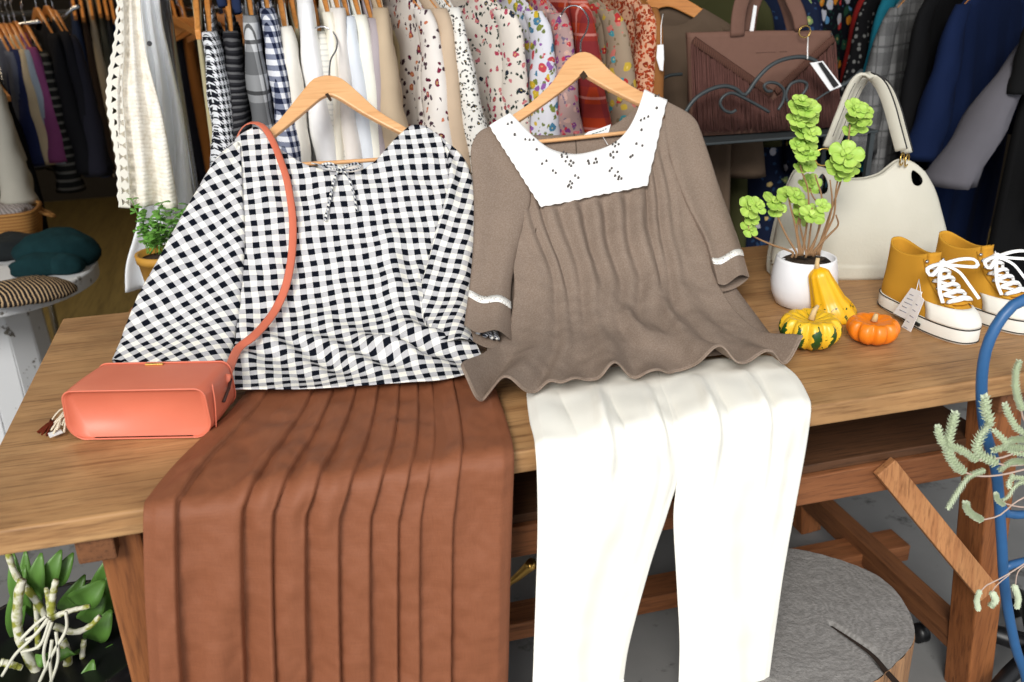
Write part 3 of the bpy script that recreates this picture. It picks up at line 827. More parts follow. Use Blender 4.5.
m_gs = gourd_mat()
m_yel = NT('yellow_gourd_skin', .35, .5)
_sp = m_yel.math('GREATER_THAN', m_yel.noise(m_yel.tc(), 120, 3).outputs[0], .64); _z = m_yel.sep(m_yel.tc())[2]
m_yel.col(m_yel.mix(m_yel.math('MULTIPLY', _sp, m_yel.math('LESS_THAN', _z, .035)), m_yel.mix(m_yel.noise(m_yel.tc(), 30).outputs[0], S(236, 168, 10), S(248, 196, 40)), S(40, 74, 24))); m_yel = m_yel.m
m_org = plain('orange_pumpkin_skin', S(238, 128, 26), .35, .5, var=.12, nscale=50)
m_gst = plain('gourd_stem', S(206, 178, 130), .8, var=.2)
def ribbed(t, n, amt, ph=0): return 1-amt*abs(math.cos(n*(t+ph)/2))**6
def pumpkin(name, label, px, py, wpx, hh, mat, lobes, amt, stem, ph=0, squash=1):
    b = at(px, py, z=TOP); w = wpx/F*(b-CAM).dot(_fw)/2
    c = V((b.x, b.y+w*.75, TOP))
    t = thing(name, label, 'pumpkin' if 'pumpkin' in name else 'gourd', c)
    pr = []
    for i in range(25):
        a = -PI/2+PI*i/24; rr = w*math.cos(a)**.85 if math.cos(a) > 1e-6 else 0
        z = hh/2+hh/2*math.sin(a)
        if math.sin(a) > .55: z -= hh*.30*((math.sin(a)-.55)/.45)**2
        pr.append((max(rr, 1e-4), max(0, z)))
    MB().lathe(pr, c, lobes*10, lambda th, r, z: (r*ribbed(th, lobes, amt, ph), z+0)).build('body', mat, t)
    MB().tube(stem(c, w, hh), lambda u: .0065-.003*u, 7).build('stem', m_gst, t)
    return t, c, w
pumpkin('striped_gourd', 'small ribbed gourd striped yellow and dark green on the table', 821, 355, 62, .076, m_gs, 10, .18, lambda c, w, h: [c+V((0, 0, h*.72)), c+V((.006, .002, h*.95)), c+V((.014, .004, h*1.06))], ph=.35)
pumpkin('mini_pumpkin', 'miniature plain orange pumpkin sitting next to the yellow sneakers', 883, 349, 52, .058, m_org, 9, .16, lambda c, w, h: [c+V((0, 0, h*.74)), c+V((.002, 0, h*.90)), c+V((.003, 0, h*1.0))], ph=.1)
yc = at(838, 324, z=TOP); yc.y += .04
yt = thing('yellow_neck_gourd', 'plain yellow long-necked gourd leaning on the white pot', 'gourd', V((yc.x, yc.y, TOP)))
axp = [at(834, 326, y=yc.y), at(831, 312, y=yc.y), at(825, 293, y=yc.y+.008), at(820, 278, y=yc.y+.014), at(817.5, 268, y=yc.y+.018)]
axs = spline(axp, 26); axs[0].z = max(axs[0].z, TOP+.012)
g_ = MB(); nn = 40
RR_ = lambda t: .050*max(.0, 1-max(0, .16-t)**2/.16**2)**.5*(1-.25*min(1, max(0, (t-.2)/.25)))*(1-.50*max(0, min(1, (t-.35)/.65)))*(1 if t < .94 else max(.25, 1-(t-.94)*10))
rows = []
pa = None
for i, p in enumerate(axs):
    d = (axs[min(i+1, 25)]-axs[max(i-1, 0)]).normalized(); a, b = frame(d, V((0, 1, 0)))
    rr = max(.002, RR_(i/25))
    row = []
    for k in range(nn):
        q = p+(a*math.cos(2*PI*k/nn)+b*math.sin(2*PI*k/nn))*rr*ribbed(2*PI*k/nn, 10, .11)
        q.z = max(q.z, TOP+.001); row.append(q)
    rows.append(row)
g_.grid(rows, cu=True); g_.f.append(tuple(range(nn))); g_.f.append(tuple(25*nn+k for k in range(nn)))
g_.build('body', m_yel, yt)
MB().tube([axs[-1]-V((0, 0, .003)), at(817, 263, y=yc.y+.02), at(818, 258, y=yc.y+.021)], [.006, .0045, .004], 7).build('stem', m_gst, yt)

# ------------------------------------------------------------------ sneakers
m_canvas = fabric('mustard_canvas', S(200, 146, 48), var=.08, fine=700, bump=.3)
m_rub = plain('white_rubber', S(240, 238, 228), .5, .4, var=.03)
m_lacew = fabric('white_lace_cord', S(248, 248, 246), var=.02)
m_blk = plain('black_line', S(28, 28, 28), .6)
m_tongue = fabric('mustard_lining', S(196, 140, 44), var=.1)
def outline(n):
    """sole outline, heel at x=0, toe at x=1; returns unit half width at x"""
    def hw(x):
        k = [(0, 0), (.03, .10), (.1, .145), (.25, .155), (.42, .15), (.6, .175), (.72, .187), (.84, .17), (.93, .12), (.98, .06), (1, 0)]
        for i in range(len(k)-1):
            if k[i][0] <= x <= k[i+1][0]:
                t = (x-k[i][0])/(k[i+1][0]-k[i][0]); return k[i][1]+(k[i+1][1]-k[i][1])*t
        return 0
    return hw
HW = outline(0)
def contour(x0, x1, wf, n=48, pw=1.0):
    """closed ring between x0 and x1; wf(x) = half width"""
    pts = []
    for k in range(n):
        t = 2*PI*k/n; cx = (x0+x1)/2; x = cx+(x1-x0)/2*math.cos(t)
        pts.append((x, wf(x, (x-x0)/(x1-x0))*math.copysign(abs(math.sin(t))**.75, math.sin(t))))
    return pts
def make_sneaker(label, origin, ang, L, tagged):
    t = thing('high_top_sneaker', label, 'shoe', origin, 'mustard sneakers')
    ca, sa = math.cos(ang), math.sin(ang)
    def W(x, y, z): return V(origin)+V((x*L*ca-y*L*sa, x*L*sa+y*L*ca, z*L))
    def ringat(z, x0, x1, k):     # horizontal ring of the shoe
        return [W(x, y, z) for x, y in contour(x0, x1, k)]
    sole_w = lambda g: (lambda x, f: g*max(.02, .186*(1-.22*gauss(x, .36, .18))*min(1, (f*(1-f)*4)**.0)))
    # sole
    s = MB(); rows = []
    for z, x0, x1, g in ((0.0, .02, .985, .93), (.012, .006, .998, .99), (.03, 0, 1.0, 1.0), (.10, .004, 1.0, 1.0), (.125, .012, .992, .96), (.13, .03, .97, .88)):
        rows.append(ringat(z, x0, x1, sole_w(g)))
    s.grid(rows, cu=True); n = 48; s.f.append(tuple(range(n))); s.f.append(tuple(5*n+k for k in range(n)))
    s.build('rubber_sole', m_rub, t)
    ln = MB(); ln.tube(ringat(.118, .002, 1.0, sole_w(1.004))+ringat(.118, .002, 1.0, sole_w(1.004))[:1], .0011, 5, caps=False); ln.tube(ringat(.020, .0, 1.001, sole_w(1.003))+ringat(.020, 0, 1.001, sole_w(1.003))[:1], .0012, 5, caps=False)
    ln.build('sole_stripe', m_blk, t)
    # upper: rings from the sole to the ankle
    lv = [(.11, .02, .985, .97), (.16, .018, .975, .95), (.20, .018, .94, .90), (.235, .02, .88, .84), (.265, .022, .80, .78), (.30, .024, .715, .73), (.345, .027, .635, .69), (.40, .03, .565, .66), (.46, .035, .51, .64), (.53, .038, .47, .63), (.58, .036, .455, .62)]
    def lvl(z):
        for i in range(len(lv)-1):
            if lv[i][0] <= z <= lv[i+1][0]:
                k = (z-lv[i][0])/(lv[i+1][0]-lv[i][0]); return [lv[i][q]+(lv[i+1][q]-lv[i][q])*k for q in range(4)]
        return lv[-1] if z > .58 else lv[0]
    up = MB(); rows = []
    zs_ = [.11+(.50-.11)*i/30 for i in range(31)]
    for z in zs_:
        _, x0, x1, g = lvl(z); rg_ = ringat(z, x0, x1, sole_w(g))
        # the ankle top dips a little at the sides
        if z > .43: rg_ = [p+V((0, 0, L*.06*math.cos(2*PI*k/48)**2*(z-.43)/.07)) for k, p in enumerate(rg_)]
        rows.append(rg_)
    up.grid(rows, cu=True)
    up.build('canvas_upper', m_canvas, t, solid=.003, offset=-1)
    # toe cap
    tc = MB(); rows = []
    for i in range(9):
        z = .12+.115*i/8; _, x0, x1, g = lvl(z); rg_ = contour(x0, x1, sole_w(g))
        lim = 9
        row = [W(x*1.004+.006, y*1.03, z+.004) for x, y in (rg_[-lim:]+rg_[:lim+1])]
        rows.append(row)
    last = rows[-1]; 
    tc.grid(rows); tc.build('toe_cap', m_rub, t, solid=.004, offset=0)
    # instep: position on the upper at height z and angle a (0 = front ridge)
    def inst(z, a, o=0):
        _, x0, x1, g = lvl(z); w = sole_w(g); cx = (x0+x1)/2; x = cx+(x1-x0)/2*math.cos(a)
        y = w(x, 0)*math.copysign(abs(math.sin(a))**.75, math.sin(a))
        p = W(x, y, z); d = V((ca*math.cos(a)-sa*math.sin(a), sa*math.cos(a)+ca*math.sin(a), .75)).normalized()
        return p+d*o
    # tongue
    tg = MB(); rows = []
    for i in range(12):
        z = .25+.30*i/11; rows.append([inst(min(z, .50), a, .004)+V((0, 0, max(0, z-.50)*L)) for a in (-.42, -.22, 0, .22, .42)])
    tg.grid(rows); tg.build('tongue', m_tongue, t, solid=.003, offset=1)
    for sgn in (-1, 1):
        fc = MB(); fc.grid([[inst(z, sgn*a, .0045) for a in (.36, .48, .62)] for z in [.24+.26*i/14 for i in range(15)]])
        fc.build('lace_facing', m_canvas, t, solid=.002, offset=1)
    EZs = [.255, .285, .318, .355, .395, .435, .475]
    ey = MB()
    for z in EZs:
        for sgn in (-1, 1):
            p = inst(z, sgn*.50, .008); q = inst(z, sgn*.50, .012); ey.tube([p, q], .0032, 8)
    ey.build('eyelets', m_steel, t)
    lc = MB()
    upv = lambda u: V((ca*.5, sa*.5, .85))
    for i, z in enumerate(EZs[:6]):
        P = [inst(z, -.5, .012), inst(z+.012, -.25, .017), inst(z+.02, 0, .019), inst(z+.012, .25, .017), inst(z, .5, .012)]
        lc.tube(spline(P, 16), .0046, 6, flat=.4, up=upv)
        if i < 5:
            z2 = EZs[i+1]
            for sg in (-1, 1):
                P = [inst(z, -.48*sg, .012), inst((z+z2)/2, 0, .016), inst(z2, .48*sg, .013)]
                lc.tube(spline(P, 12), .004, 6, flat=.4, up=upv)
    k = inst(.45, 0, .020)
    lc.ball(k, .008, 6)
    def loop(pts): lc.tube(spline([k]+[k+V((ca*a-sa*b, sa*a+ca*b, c)) for a, b, c in pts], 20), .0044, 6, flat=.45, up=upv)
    loop([(.012, .03, .010), (.018, .058, .008), (.030, .055, -.002), (.018, .028, -.002), (0, 0, 0)])
    loop([(.012, -.03, .004), (.018, -.05, .0), (.028, -.048, -.010), (.018, -.026, -.004), (0, 0, 0)])
    loop([(.022, .022, -.012), (.045, .034, -.036), (.066, .040, -.055)])
    loop([(.022, -.022, -.012), (.042, -.034, -.038), (.060, -.038, -.056)])
    lc.build('laces', m_lacew, t)
    MB().box(W(.60, -.186 if True else .18, .055), (.03, .004, .006), Matrix.Rotation(ang, 3, 'Z')).build('sole_tab', m_blk, t, smooth=False)
    return t
LS = .262
sh1 = at(880, 311, z=TOP); c1 = V((sh1.x+.045, sh1.y+.05, TOP))
make_sneaker('mustard yellow high-top sneaker with hanging price tags next to the mini pumpkin', c1, math.radians(-89), LS, True)
make_sneaker('mustard yellow high-top sneaker partly behind the curved blue metal bar', V((c1.x+.118, c1.y+.005, TOP)), math.radians(-84), LS, False)
for k, (pts, nm, lab) in enumerate((([(911, 288), (922, 292), (911, 322), (893, 313)], 'price_tag', 'white printed price tag slanting across the sneaker, upper one'), ([(919, 295), (924, 300), (908, 338), (898, 333)], 'price_tag', 'white price tag hanging over the sneaker sole, lower one'))):
    yy = c1.y-.12-.008*k
    t = thing(nm, lab, 'tag', at(pts[2][0], pts[2][1], x=1.66), 'sneaker price tags')
    Q = [at(x, y, x=1.658-.004*k+.010*(338-y)/50) for x, y in pts]
    MB().prism(Q, (.0012, 0, 0)).build('card', m_label, t, smooth=False)
    mk = MB()
    for r_ in range(5):
        f1 = .2+.15*r_; A = Q[0].lerp(Q[3], f1).lerp(Q[1].lerp(Q[2], f1), .2); B = Q[0].lerp(Q[3], f1).lerp(Q[1].lerp(Q[2], f1), .5+.3*((r_*7) % 3)/3)
        mk.tube([A+V((-.0004, 0, 0)), B+V((-.0004, 0, 0))], .0007, 4)
    mk.build('print', plain('tag_print', S(120, 120, 140), .8), t)
    MB().tube([Q[0].lerp(Q[1], .5), at(919, 279, x=1.680)], .0007, 4).build('string', m_lacew, t)

# ------------------------------------------------------------------ cream tote
m_cream = NT('cream_leather', .5, .4); _n = m_cream.noise(m_cream.tc(), 160, 3)
m_cream.col(m_cream.mix(m_cream.noise(m_cream.tc(), 9).outputs[0], S(188, 184, 168), S(206, 202, 188))).bump(_n.outputs[0], .35, .0015); m_cream = m_cream.m
m_edge = plain('black_edge', S(36, 34, 34), .5)
m_gold = plain('gold_ring', S(206, 172, 96), .25, .6, metal=1, var=.03)
m_lining = plain('bag_lining', S(30, 30, 34), .9)
tA = at(775, 281, z=TOP); tB = at(958, 278, z=TOP); tdir = (tB-tA); tdir.z = 0; tdir.normalize(); tn = V((-tdir.y, tdir.x, 0))   # tn points back
tot = thing('tote_bag', 'cream pebbled leather tote bag with gold rings standing behind the sneakers', 'handbag', (tA+tB)/2+tn*.05)
def tplane(px, py, off=0):
    d = ray(px, py); o = tA+tn*off; k = (o-CAM).dot(tn)/d.dot(tn); return CAM+d*k
topc = [(797, 188), (803, 177), (812, 173.5), (822, 173), (834, 175), (842, 180), (850, 184), (862, 185.5), (876, 184.5), (890, 180), (899, 173), (907, 167), (915, 165.5), (925, 169), (934, 177)]
botc = [(774, 281), (820, 281.5), (868, 281.5), (920, 279.5), (958, 277.5)]
lefc = [(797, 188), (788, 210), (780, 240), (775, 265), (774, 281)]
rigc = [(934, 177), (944, 196), (950, 220), (956, 250), (958, 277.5)]
rows = coons(topc, botc, lefc, rigc, 70, 40)
front = []; back = []
for j, r in enumerate(rows):
    v = j/39; fr = []; bk = []
    for i, p in enumerate(r):
        u = i/69; P = tplane(p.x, p.y, .0); e = (4*u*(1-u))**.5; D = .012+.11*v**.8
        lean = .055*(1-v)
        fr.append(P+tn*(lean*1.0-.02*e*math.sin(v*PI)+.004*nz(P, 10)-.0+.03*(1-e)*v)); bk.append(P+tn*(lean+D*(.5+.5*e)+.002))
    front.append(fr); back.append(bk)
tbm = MB(); nu = 70
tbm.grid(front); tbm.grid([list(reversed(b)) for b in back])
# gussets and base
tbm.grid([[front[j][0].lerp(back[j][0], k/6)+tdir*(.012*math.sin(PI*k/6)) for k in range(7)] for j in range(40)], flip=True)
tbm.grid([[front[j][-1].lerp(back[j][-1], k/6)-tdir*(.0*math.sin(PI*k/6)) for k in range(7)] for j in range(40)])
tbm.grid([[front[39][i].lerp(back[39][i], k/3) for i in range(nu)] for k in range(4)])
mnz = min(p.z for p in tbm.v)
for p in tbm.v: p.z += (TOP+.001-mnz)*1.0 if p.z < TOP+.03 else 0
body = tbm.build('body', m_cream, tot, solid=.0025, offset=-1)
# keyhole openings cut through the front and back
def keyhole(px, py, w, h, tilt):
    out = []
    for k in range(16):
        t = 2*PI*k/16; x = math.sin(t)*w*(1+.35*math.cos(t)*-1); y = -math.cos(t)*h
        out.append(tplane(px+x*math.cos(tilt)-y*math.sin(tilt), py+x*math.sin(tilt)+y*math.cos(tilt), -.05))
    return out
for (px, py, w, h, tl) in ((822, 184, 6.5, 11, .05), (916, 178, 5.5, 9, -.45)):
    o = keyhole(px, py, w, h, tl)
    cb = MB().prism(o, ray(px, py)*.30).build('cutter', m_edge, None, smooth=False)
    md = body.modifiers.new('hole', 'BOOLEAN'); md.object = cb; md.operation = 'DIFFERENCE'; md.solver = 'EXACT'; md.use_self = True
    dg = bpy.context.evaluated_depsgraph_get(); nm_ = bpy.data.meshes.new_from_object(body.evaluated_get(dg))
    for m_ in list(body.modifiers): body.modifiers.remove(m_)
    body.data = nm_; bpy.data.objects.remove(cb)
    rim = MB()
    def hitfront(p):
        best = min((q for r in front for q in r), key=lambda q: ((q-CAM).normalized()-(p-CAM).normalized()).length); return best
    ro = []
    for p in o:
        dd = (p-CAM).normalized(); b_ = hitfront(p); ro.append(CAM+dd*((b_-CAM).length-.001))
    rim.tube(ro+ro[:1], .0016, 6, caps=False); rim.build('keyhole_rim', m_cream, tot)
def tp(px, py, o): return tplane(px, py, o)
hp = [(827, 147), (832, 135), (841, 112), (850, 90), (857, 79), (865, 75), (874, 78), (882, 88), (889, 106), (895, 128), (901, 150)]
for off, lab in ((.045, 'front'), (.085, 'rear')):
    H = spline([tp(x+(0 if lab == 'front' else 6), y+(0 if lab == 'front' else 3), off+.0) for x, y in hp], 60)
    hb = MB(); ups = lambda u: tdir*.0+V((0, 0, 0))
    # flat strap: broad side faces the front at the near half and turns inward over the arch
    w = .0122; th = .0035
    rws = []
    for i, p in enumerate(H):
        d = (H[min(i+1, 59)]-H[max(i-1, 0)]).normalized(); t_ = i/59
        side = (tdir*(1-gauss(t_, .5, .25)*.2)+tn*.45*(1 if t_ < .5 else -1.2)*1.0); side = (side-d*side.dot(d)).normalized(); nn_ = d.cross(side).normalized()
        rws.append([p+side*(w*a)+nn_*(th*b) for a, b in ((-1, -.5), (-.9, -1), (.9, -1), (1, -.5), (1, .5), (.9, 1), (-.9, 1), (-1, .5))])
    hb.grid(rws, cu=True); hb.f.append(tuple(range(8))); hb.f.append(tuple(59*8+k for k in range(8)))
    h_ = hb.build('handle', m_cream, tot)
    eg = MB(); eg.tube([(r[3]+r[4])/2 for r in rws[28:]], .0022, 6); eg.tube([(r[1]*.5+r[2]*.5) for r in rws[4:24]], .0008, 5); eg.build('edge_piping', m_edge, h_)
for (px, py, r) in ((823.5, 157, .019), (902, 159, .014), (907, 160, .014)):
    o = tp(px, py, .022 if px < 900 else .045); a, b = tdir, V((0, 0, 1))
    if px > 900: a = (tdir*.6+tn*.8).normalized()
    MB().tube([o+a*math.cos(2*PI*k/24)*r+b*math.sin(2*PI*k/24)*r for k in range(25)], .0019, 8, caps=False).build('ring', m_gold, tot)
# ------------------------------------------------------------------ iron stand and fringed bag behind the table
m_iron = plain('dark_iron', S(66, 72, 74), .5, .4, metal=.4, var=.1)
YB = 1.06
sA = at(655, 136, y=YB); sB = at(862, 131, y=YB); zsh = (sA.z+sB.z)/2
ist = thing('iron_stand', 'dark wrought iron stand with scrolled rail holding the fringed handbag', 'stand', ((sA.x+sB.x)/2, YB, 0))
MB().box(((sA.x+sB.x)/2, YB+.06, zsh-.006), (sB.x-sA.x+.02, .24, .007)).build('shelf', m_iron, ist, smooth=False, bevel=.002)
for x in (sA.x+.005, sB.x-.005):
    for y in (YB-.05, YB+.17):
        MB().bar((x, y, 0), (x, y, zsh-.01), .014, .014).build('leg', m_iron, ist, smooth=False)
def scroll(pts, r=.0042, y=YB-.055, n=60):
    MB().tube(spline([at(a, b, y=y) for a, b in pts], n), r, 8).build('scroll', m_iron, ist)
scroll([(672, 137), (682, 118), (694, 100), (709, 90), (724, 86), (736, 89), (745, 95), (757, 79), (770, 66), (785, 59), (803, 57), (817, 62), (827, 75), (836, 86), (848, 82), (862, 70)], .0055)
scroll([(769, 112), (757, 105), (742, 97), (732, 93), (724, 96), (720, 103), (724, 110), (731, 112.5), (736, 110)])
scroll([(772, 91), (767, 91), (764, 86), (769, 82.5), (778, 84), (784, 91), (783, 101), (778, 110)])
scroll([(787, 102), (786, 94), (790, 85), (798, 81), (806, 83), (806, 89), (799, 98), (790, 105)])
scroll([(814, 101), (828, 92), (842, 85)], .003)
scroll([(648, 95), (656, 84), (668, 76), (682, 74)], .0045, YB+.1)
m_bagb = plain('brown_suede', S(112, 82, 70), .75, .2, var=.08, nscale=60, bump=.15)
m_fringe = plain('fringe_suede', S(96, 64, 58), .85, .15, var=.2, nscale=90)
m_braid = stripes('braid', [S(96, 66, 54), S(70, 46, 40)], .007, 0)
fb = thing('fringed_handbag', 'brown suede handbag with long fringe standing on the iron stand', 'handbag', (at(762, 100, y=YB+.02).x, YB+.04, zsh))
def bp(px, py, o=0): return at(px+6, py+1, y=YB+.01-o)
cor = {'tl': (690, 33), 'tr': (836, 31), 'br': (836, 131), 'bl': (689, 133)}
zb = zsh+.001
F_ = []; B_ = []
for j in range(21):
    v = j/20; f = []; b = []
    for i in range(41):
        u = i/40; px = 690+(836-690)*u; py = (33+(31-33)*u-1.0*math.sin(PI*u))*(1-v)+(134-2*u)*v
        P = bp(px, py); P.z = max(P.z, zb) if j < 20 else zb
        e = (4*u*(1-u))**.4 if 0 < u < 1 else 0
        f.append(P+V((0, .02*(1-e)+.03*(1-v), 0))); b.append(P+V((0, .03*(1-v)+.02+.11*e*v**.7+.012, 0)))
    F_.append(f); B_.append(b)
q = MB(); q.grid(F_); q.grid([list(reversed(b)) for b in B_])
q.grid([[F_[j][0], B_[j][0]] for j in range(21)], flip=True); q.grid([[F_[j][-1], B_[j][-1]] for j in range(21)]); q.grid([F_[20], B_[20]]); q.grid([F_[0], B_[0]], flip=True)
q.build('body', m_bagb, fb)
def bpf(px, py, o):
    v = (py-32)/100; return bp(px, py, o)+V((0, .03*(1-v), 0))
# V-shaped braids and the fringe hanging from them
for a, b in (((692, 40), (768, 94)), ((834, 38), (772, 92))):
    n = 20
    L = [bpf(a[0]+(b[0]-a[0])*i/n, a[1]+(b[1]-a[1])*i/n, .006) for i in range(n+1)]
    MB().tube(L, .011, 8, flat=.28, up=V((0, -1, 0))).build('braid', m_braid, fb)
def vline(px): return 40+(px-692)*54/76 if px < 770 else 38+(834-px)*54/62
fr = MB(); r3 = random.Random(5)
for i in range(170):
    px = 689.5+146*i/169+r3.uniform(-.6, .6); y0 = min(95, vline(px))+5+r3.uniform(-1, 1)
    for lay in (0, 1):
        o = .006+.005*lay+r3.uniform(0, .005)
        p0 = bpf(px, y0, o); sw = r3.uniform(-2.2, 2.2)
        p1 = bpf(px+sw*.4, y0+(129-y0)*.5, o+.008); p2 = bpf(px+sw, 130+r3.uniform(-4, 2), o+.004); p2.z = max(p2.z, zb+.003)
        fr.tube([p0, p1, p2], [.0014, .0018, .0016], 4, flat=.6)
fr.build('fringe', m_fringe, fb)
em = MB()
for i in range(11):
    if i in (7,): continue
    x = 755+i*2.9; em.tube([bpf(x, 52.6-.12*i, .0012), bpf(x+1.7, 52.4-.12*i, .0012)], .0009, 4)
em.build('embossed_lettering', plain('emboss', S(92, 66, 56), .8), fb)
m_fring = m_gold
for pts, nm, y in (([(737, 36), (738, 18), (742, 0), (752, -22), (768, -34), (784, -22), (793, 0), (799, 14), (802, 28)], 'handle', .0), ([(748, 36), (752, 10), (760, -10), (770, -18), (780, -10), (788, 10), (794, 34)], 'handle', -.05)):
    H = spline([bp(a, b, y+.002)+V((0, .03, 0)) for a, b in pts], 40)
    MB().tube(H, .021 if y == 0 else .019, 10, flat=.2, up=V((0, -1, .1))).build(nm, m_bagb, fb)
rc = bp(802, 31, .004)+V((0, .02, 0))
MB().tube([rc+V((math.cos(2*PI*k/24)*.017, -.004, math.sin(2*PI*k/24)*.015)) for k in range(25)], .0018, 6, caps=False).build('ring', m_gold, fb)
pt1 = thing('price_tag', 'white price tag on a string from the fringed handbag ring', 'tag', bp(820, 70, .09))
MB().tube([bp(802, 36, .03), bp(801.5, 48, .06), bp(801.5, 58, .075)], .0016, 5).build('string', m_lacew, pt1)
MB().prism([bp(x, y, .075) for x, y in ((804, 62), (817, 60), (836, 85), (824, 90))], (0, .0015, 0)).build('card', m_label, pt1, smooth=False)
MB().prism([bp(x, y, .078) for x, y in ((812, 62), (816, 61), (833, 84), (828, 87))], (0, .0008, 0)).build('dark_stripe', m_blk, pt1, smooth=False)
o = MB().prism([bp(x, y, -.045) for x, y in ((748, 4), (751, 5), (747, 35), (743, 35))], (0, .002, 0)).build('paper_strip', m_label, None, smooth=False)
tag(o, 'white paper strip showing between the fringed handbag handles', 'tag')

# ------------------------------------------------------------------ blue tube chair at the edge
m_blue = plain('blue_enamel', S(44, 92, 140), .4, .5, var=.12, nscale=40)
YC = -.12
bc = thing('blue_plant_frame', 'blue painted tubular metal arch frame with rungs beside the table', 'plant stand', at(1060, 760, y=YC))
arc = [(1027, 690), (1015, 645), (1005, 590), (1001, 530), (996, 470), (985, 430), (981.5, 388), (986, 350), (1001, 319), (1026, 299)]
pts = [at(x, y, y=YC) for x, y in arc]
mx = pts[0].x+.13
pts = [V((pts[0].x+.02, YC, .01))]+pts+[V((mx-.12, YC, pts[-1].z+.045))]
mir = [V((2*mx-p.x, p.y, p.z)) for p in reversed(pts)]
MB().tube(spline(pts+mir, 140), .0088, 12).build('arch_tube', m_blue, bc)
for a, b in (((998, 499), (1030, 514)), ((1003, 569), (1030, 560))):
    p = at(*a, y=YC); q = at(*b, y=YC)
    MB().tube(spline([p, q, V((2*mx-q.x, q.y, q.z)), V((2*mx-p.x, p.y, p.z))], 30), .0075, 10).build('rung', m_blue, bc)
hz = at(1110, 470, y=YC).z
MB().tube([(mx, YC-.0, pts[-1].z+.01), (mx, YC-.05, pts[-1].z-.02), (mx, YC-.055, hz+.13)], .004, 8).build('hook', m_blue, bc)

# ------------------------------------------------------------------ grey trailing succulent hanging from that frame
m_tr = plain('grey_green_leaf', S(196, 206, 178), .7, .2, var=.15, nscale=120)
m_trs = plain('pale_pink_stem', S(186, 164, 150), .7, .2, var=.1)
YT = YC-.055
tpc = V((mx, YT, hz)); seat_z = hz
trp = thing('trailing_succulent', 'pale grey-green trailing succulent spilling over the blue metal arch', 'plant', (tpc.x, YT-.02, seat_z))
m_terra = plain('terracotta', S(170, 96, 66), .8, .2)
MB().lathe([(.045, .0), (.062, .09), (.068, .09), (.068, .115), (.06, .115), (.058, .10)], (tpc.x, YT-.05, seat_z), 28).build('pot', m_terra, trp)
ST = [([(1120, 445), (1030, 468), (1000, 475), (978, 476), (964, 472)], .0016, 0), ([(964, 472), (953, 462), (948, 447), (951, 430), (955, 414)], .0075, 1), ([(1120, 440), (1030, 450), (1000, 458), (977, 460)], .0016, 0), ([(977, 460), (959, 449), (944, 444), (939, 434), (938, 427)], .006, 1),
 ([(1120, 450), (1020, 465), (996, 463)], .0016, 0), ([(996, 463), (978, 452), (980, 437), (989, 424), (986, 410), (985, 398)], .0078, 1), ([(985, 470), (969, 477), (958, 492), (948, 508)], .005, 1),
 ([(1120, 470), (1030, 495), (1000, 515), (982, 520)], .0013, 0), ([(982, 520), (973, 515), (967, 509), (966, 503)], .0055, 1), ([(1080, 440), (1030, 425), (1020, 407)], .0014, 0), ([(1022, 410), (1016, 390), (1016, 372), (1019, 362)], .0055, 1),
 ([(1050, 440), (1021, 431), (1010, 417), (1005, 405)], .0055, 1), ([(1050, 455), (1014, 452), (1004, 440), (995, 431)], .005, 1), ([(1040, 480), (1012, 478), (1009, 487), (1012, 475)], .004, 1), ([(1050, 480), (1020, 483), (1008, 497), (1003, 500)], .004, 1),
 ([(1120, 480), (1040, 505), (1010, 505), (998, 498)], .0013, 0), ([(1004, 505), (998, 500), (996, 494)], .004, 1),
 ([(1120, 500), (1030, 560), (1003, 577), (984, 587), (979, 597)], .0012, 0), ([(980, 590), (977, 600), (978, 609)], .0045, 1), ([(1010, 574), (995, 587), (991, 597)], .001, 0), ([(992, 592), (995, 600), (991, 606)], .0055, 1), ([(1030, 562), (1018, 572), (1015, 590)], .001, 0), ([(1014, 585), (1018, 598), (1017, 607)], .005, 1),
 ([(1040, 450), (1010, 447), (994, 450)], .0055, 1), ([(1030, 462), (1012, 462), (1000, 470)], .005, 1), ([(1030, 440), (1012, 440), (1003, 448)], .005, 1)]
r4 = random.Random(9)
for pts, r, leafy in ST:
    P = [at(x, y, y=YT+.0) for x, y in pts]
    S2 = spline(P, 40 if leafy else 24)
    if not leafy: MB().tube(S2, r, 6).build('stem', m_trs, trp); continue
    mbs = MB(); mbs.tube(S2, r*.45, 6)
    for i, p in enumerate(S2):
        d = (S2[min(i+1, 39)]-S2[max(i-1, 0)]).normalized(); a, b = frame(d)
        k0 = 1 if i < 37 else .8
        for k in range(5):
            t = 2*PI*(k/5+i*.31); w = (a*math.cos(t)+b*math.sin(t)); dr = (w*.8+d*.6).normalized(); L = r*1.15*k0*r4.uniform(.8, 1.2)
            c = p+w*r*.3; s = d.cross(w); tip = c+dr*L
            bse = len(mbs.v); mbs.v += [c+s*r*.3, c-s*r*.3, c+d*r*.25, tip, c+dr*L*.55+s*r*.34, c+dr*L*.55-s*r*.34]
            mbs.f += [(bse, bse+1, bse+5, bse+3, bse+4), (bse, bse+4, bse+2), (bse+2, bse+4, bse+3, bse+5), (bse+1, bse+2, bse+5)]
    mbs.build('leafy_shoot', m_tr, trp, smooth=False)

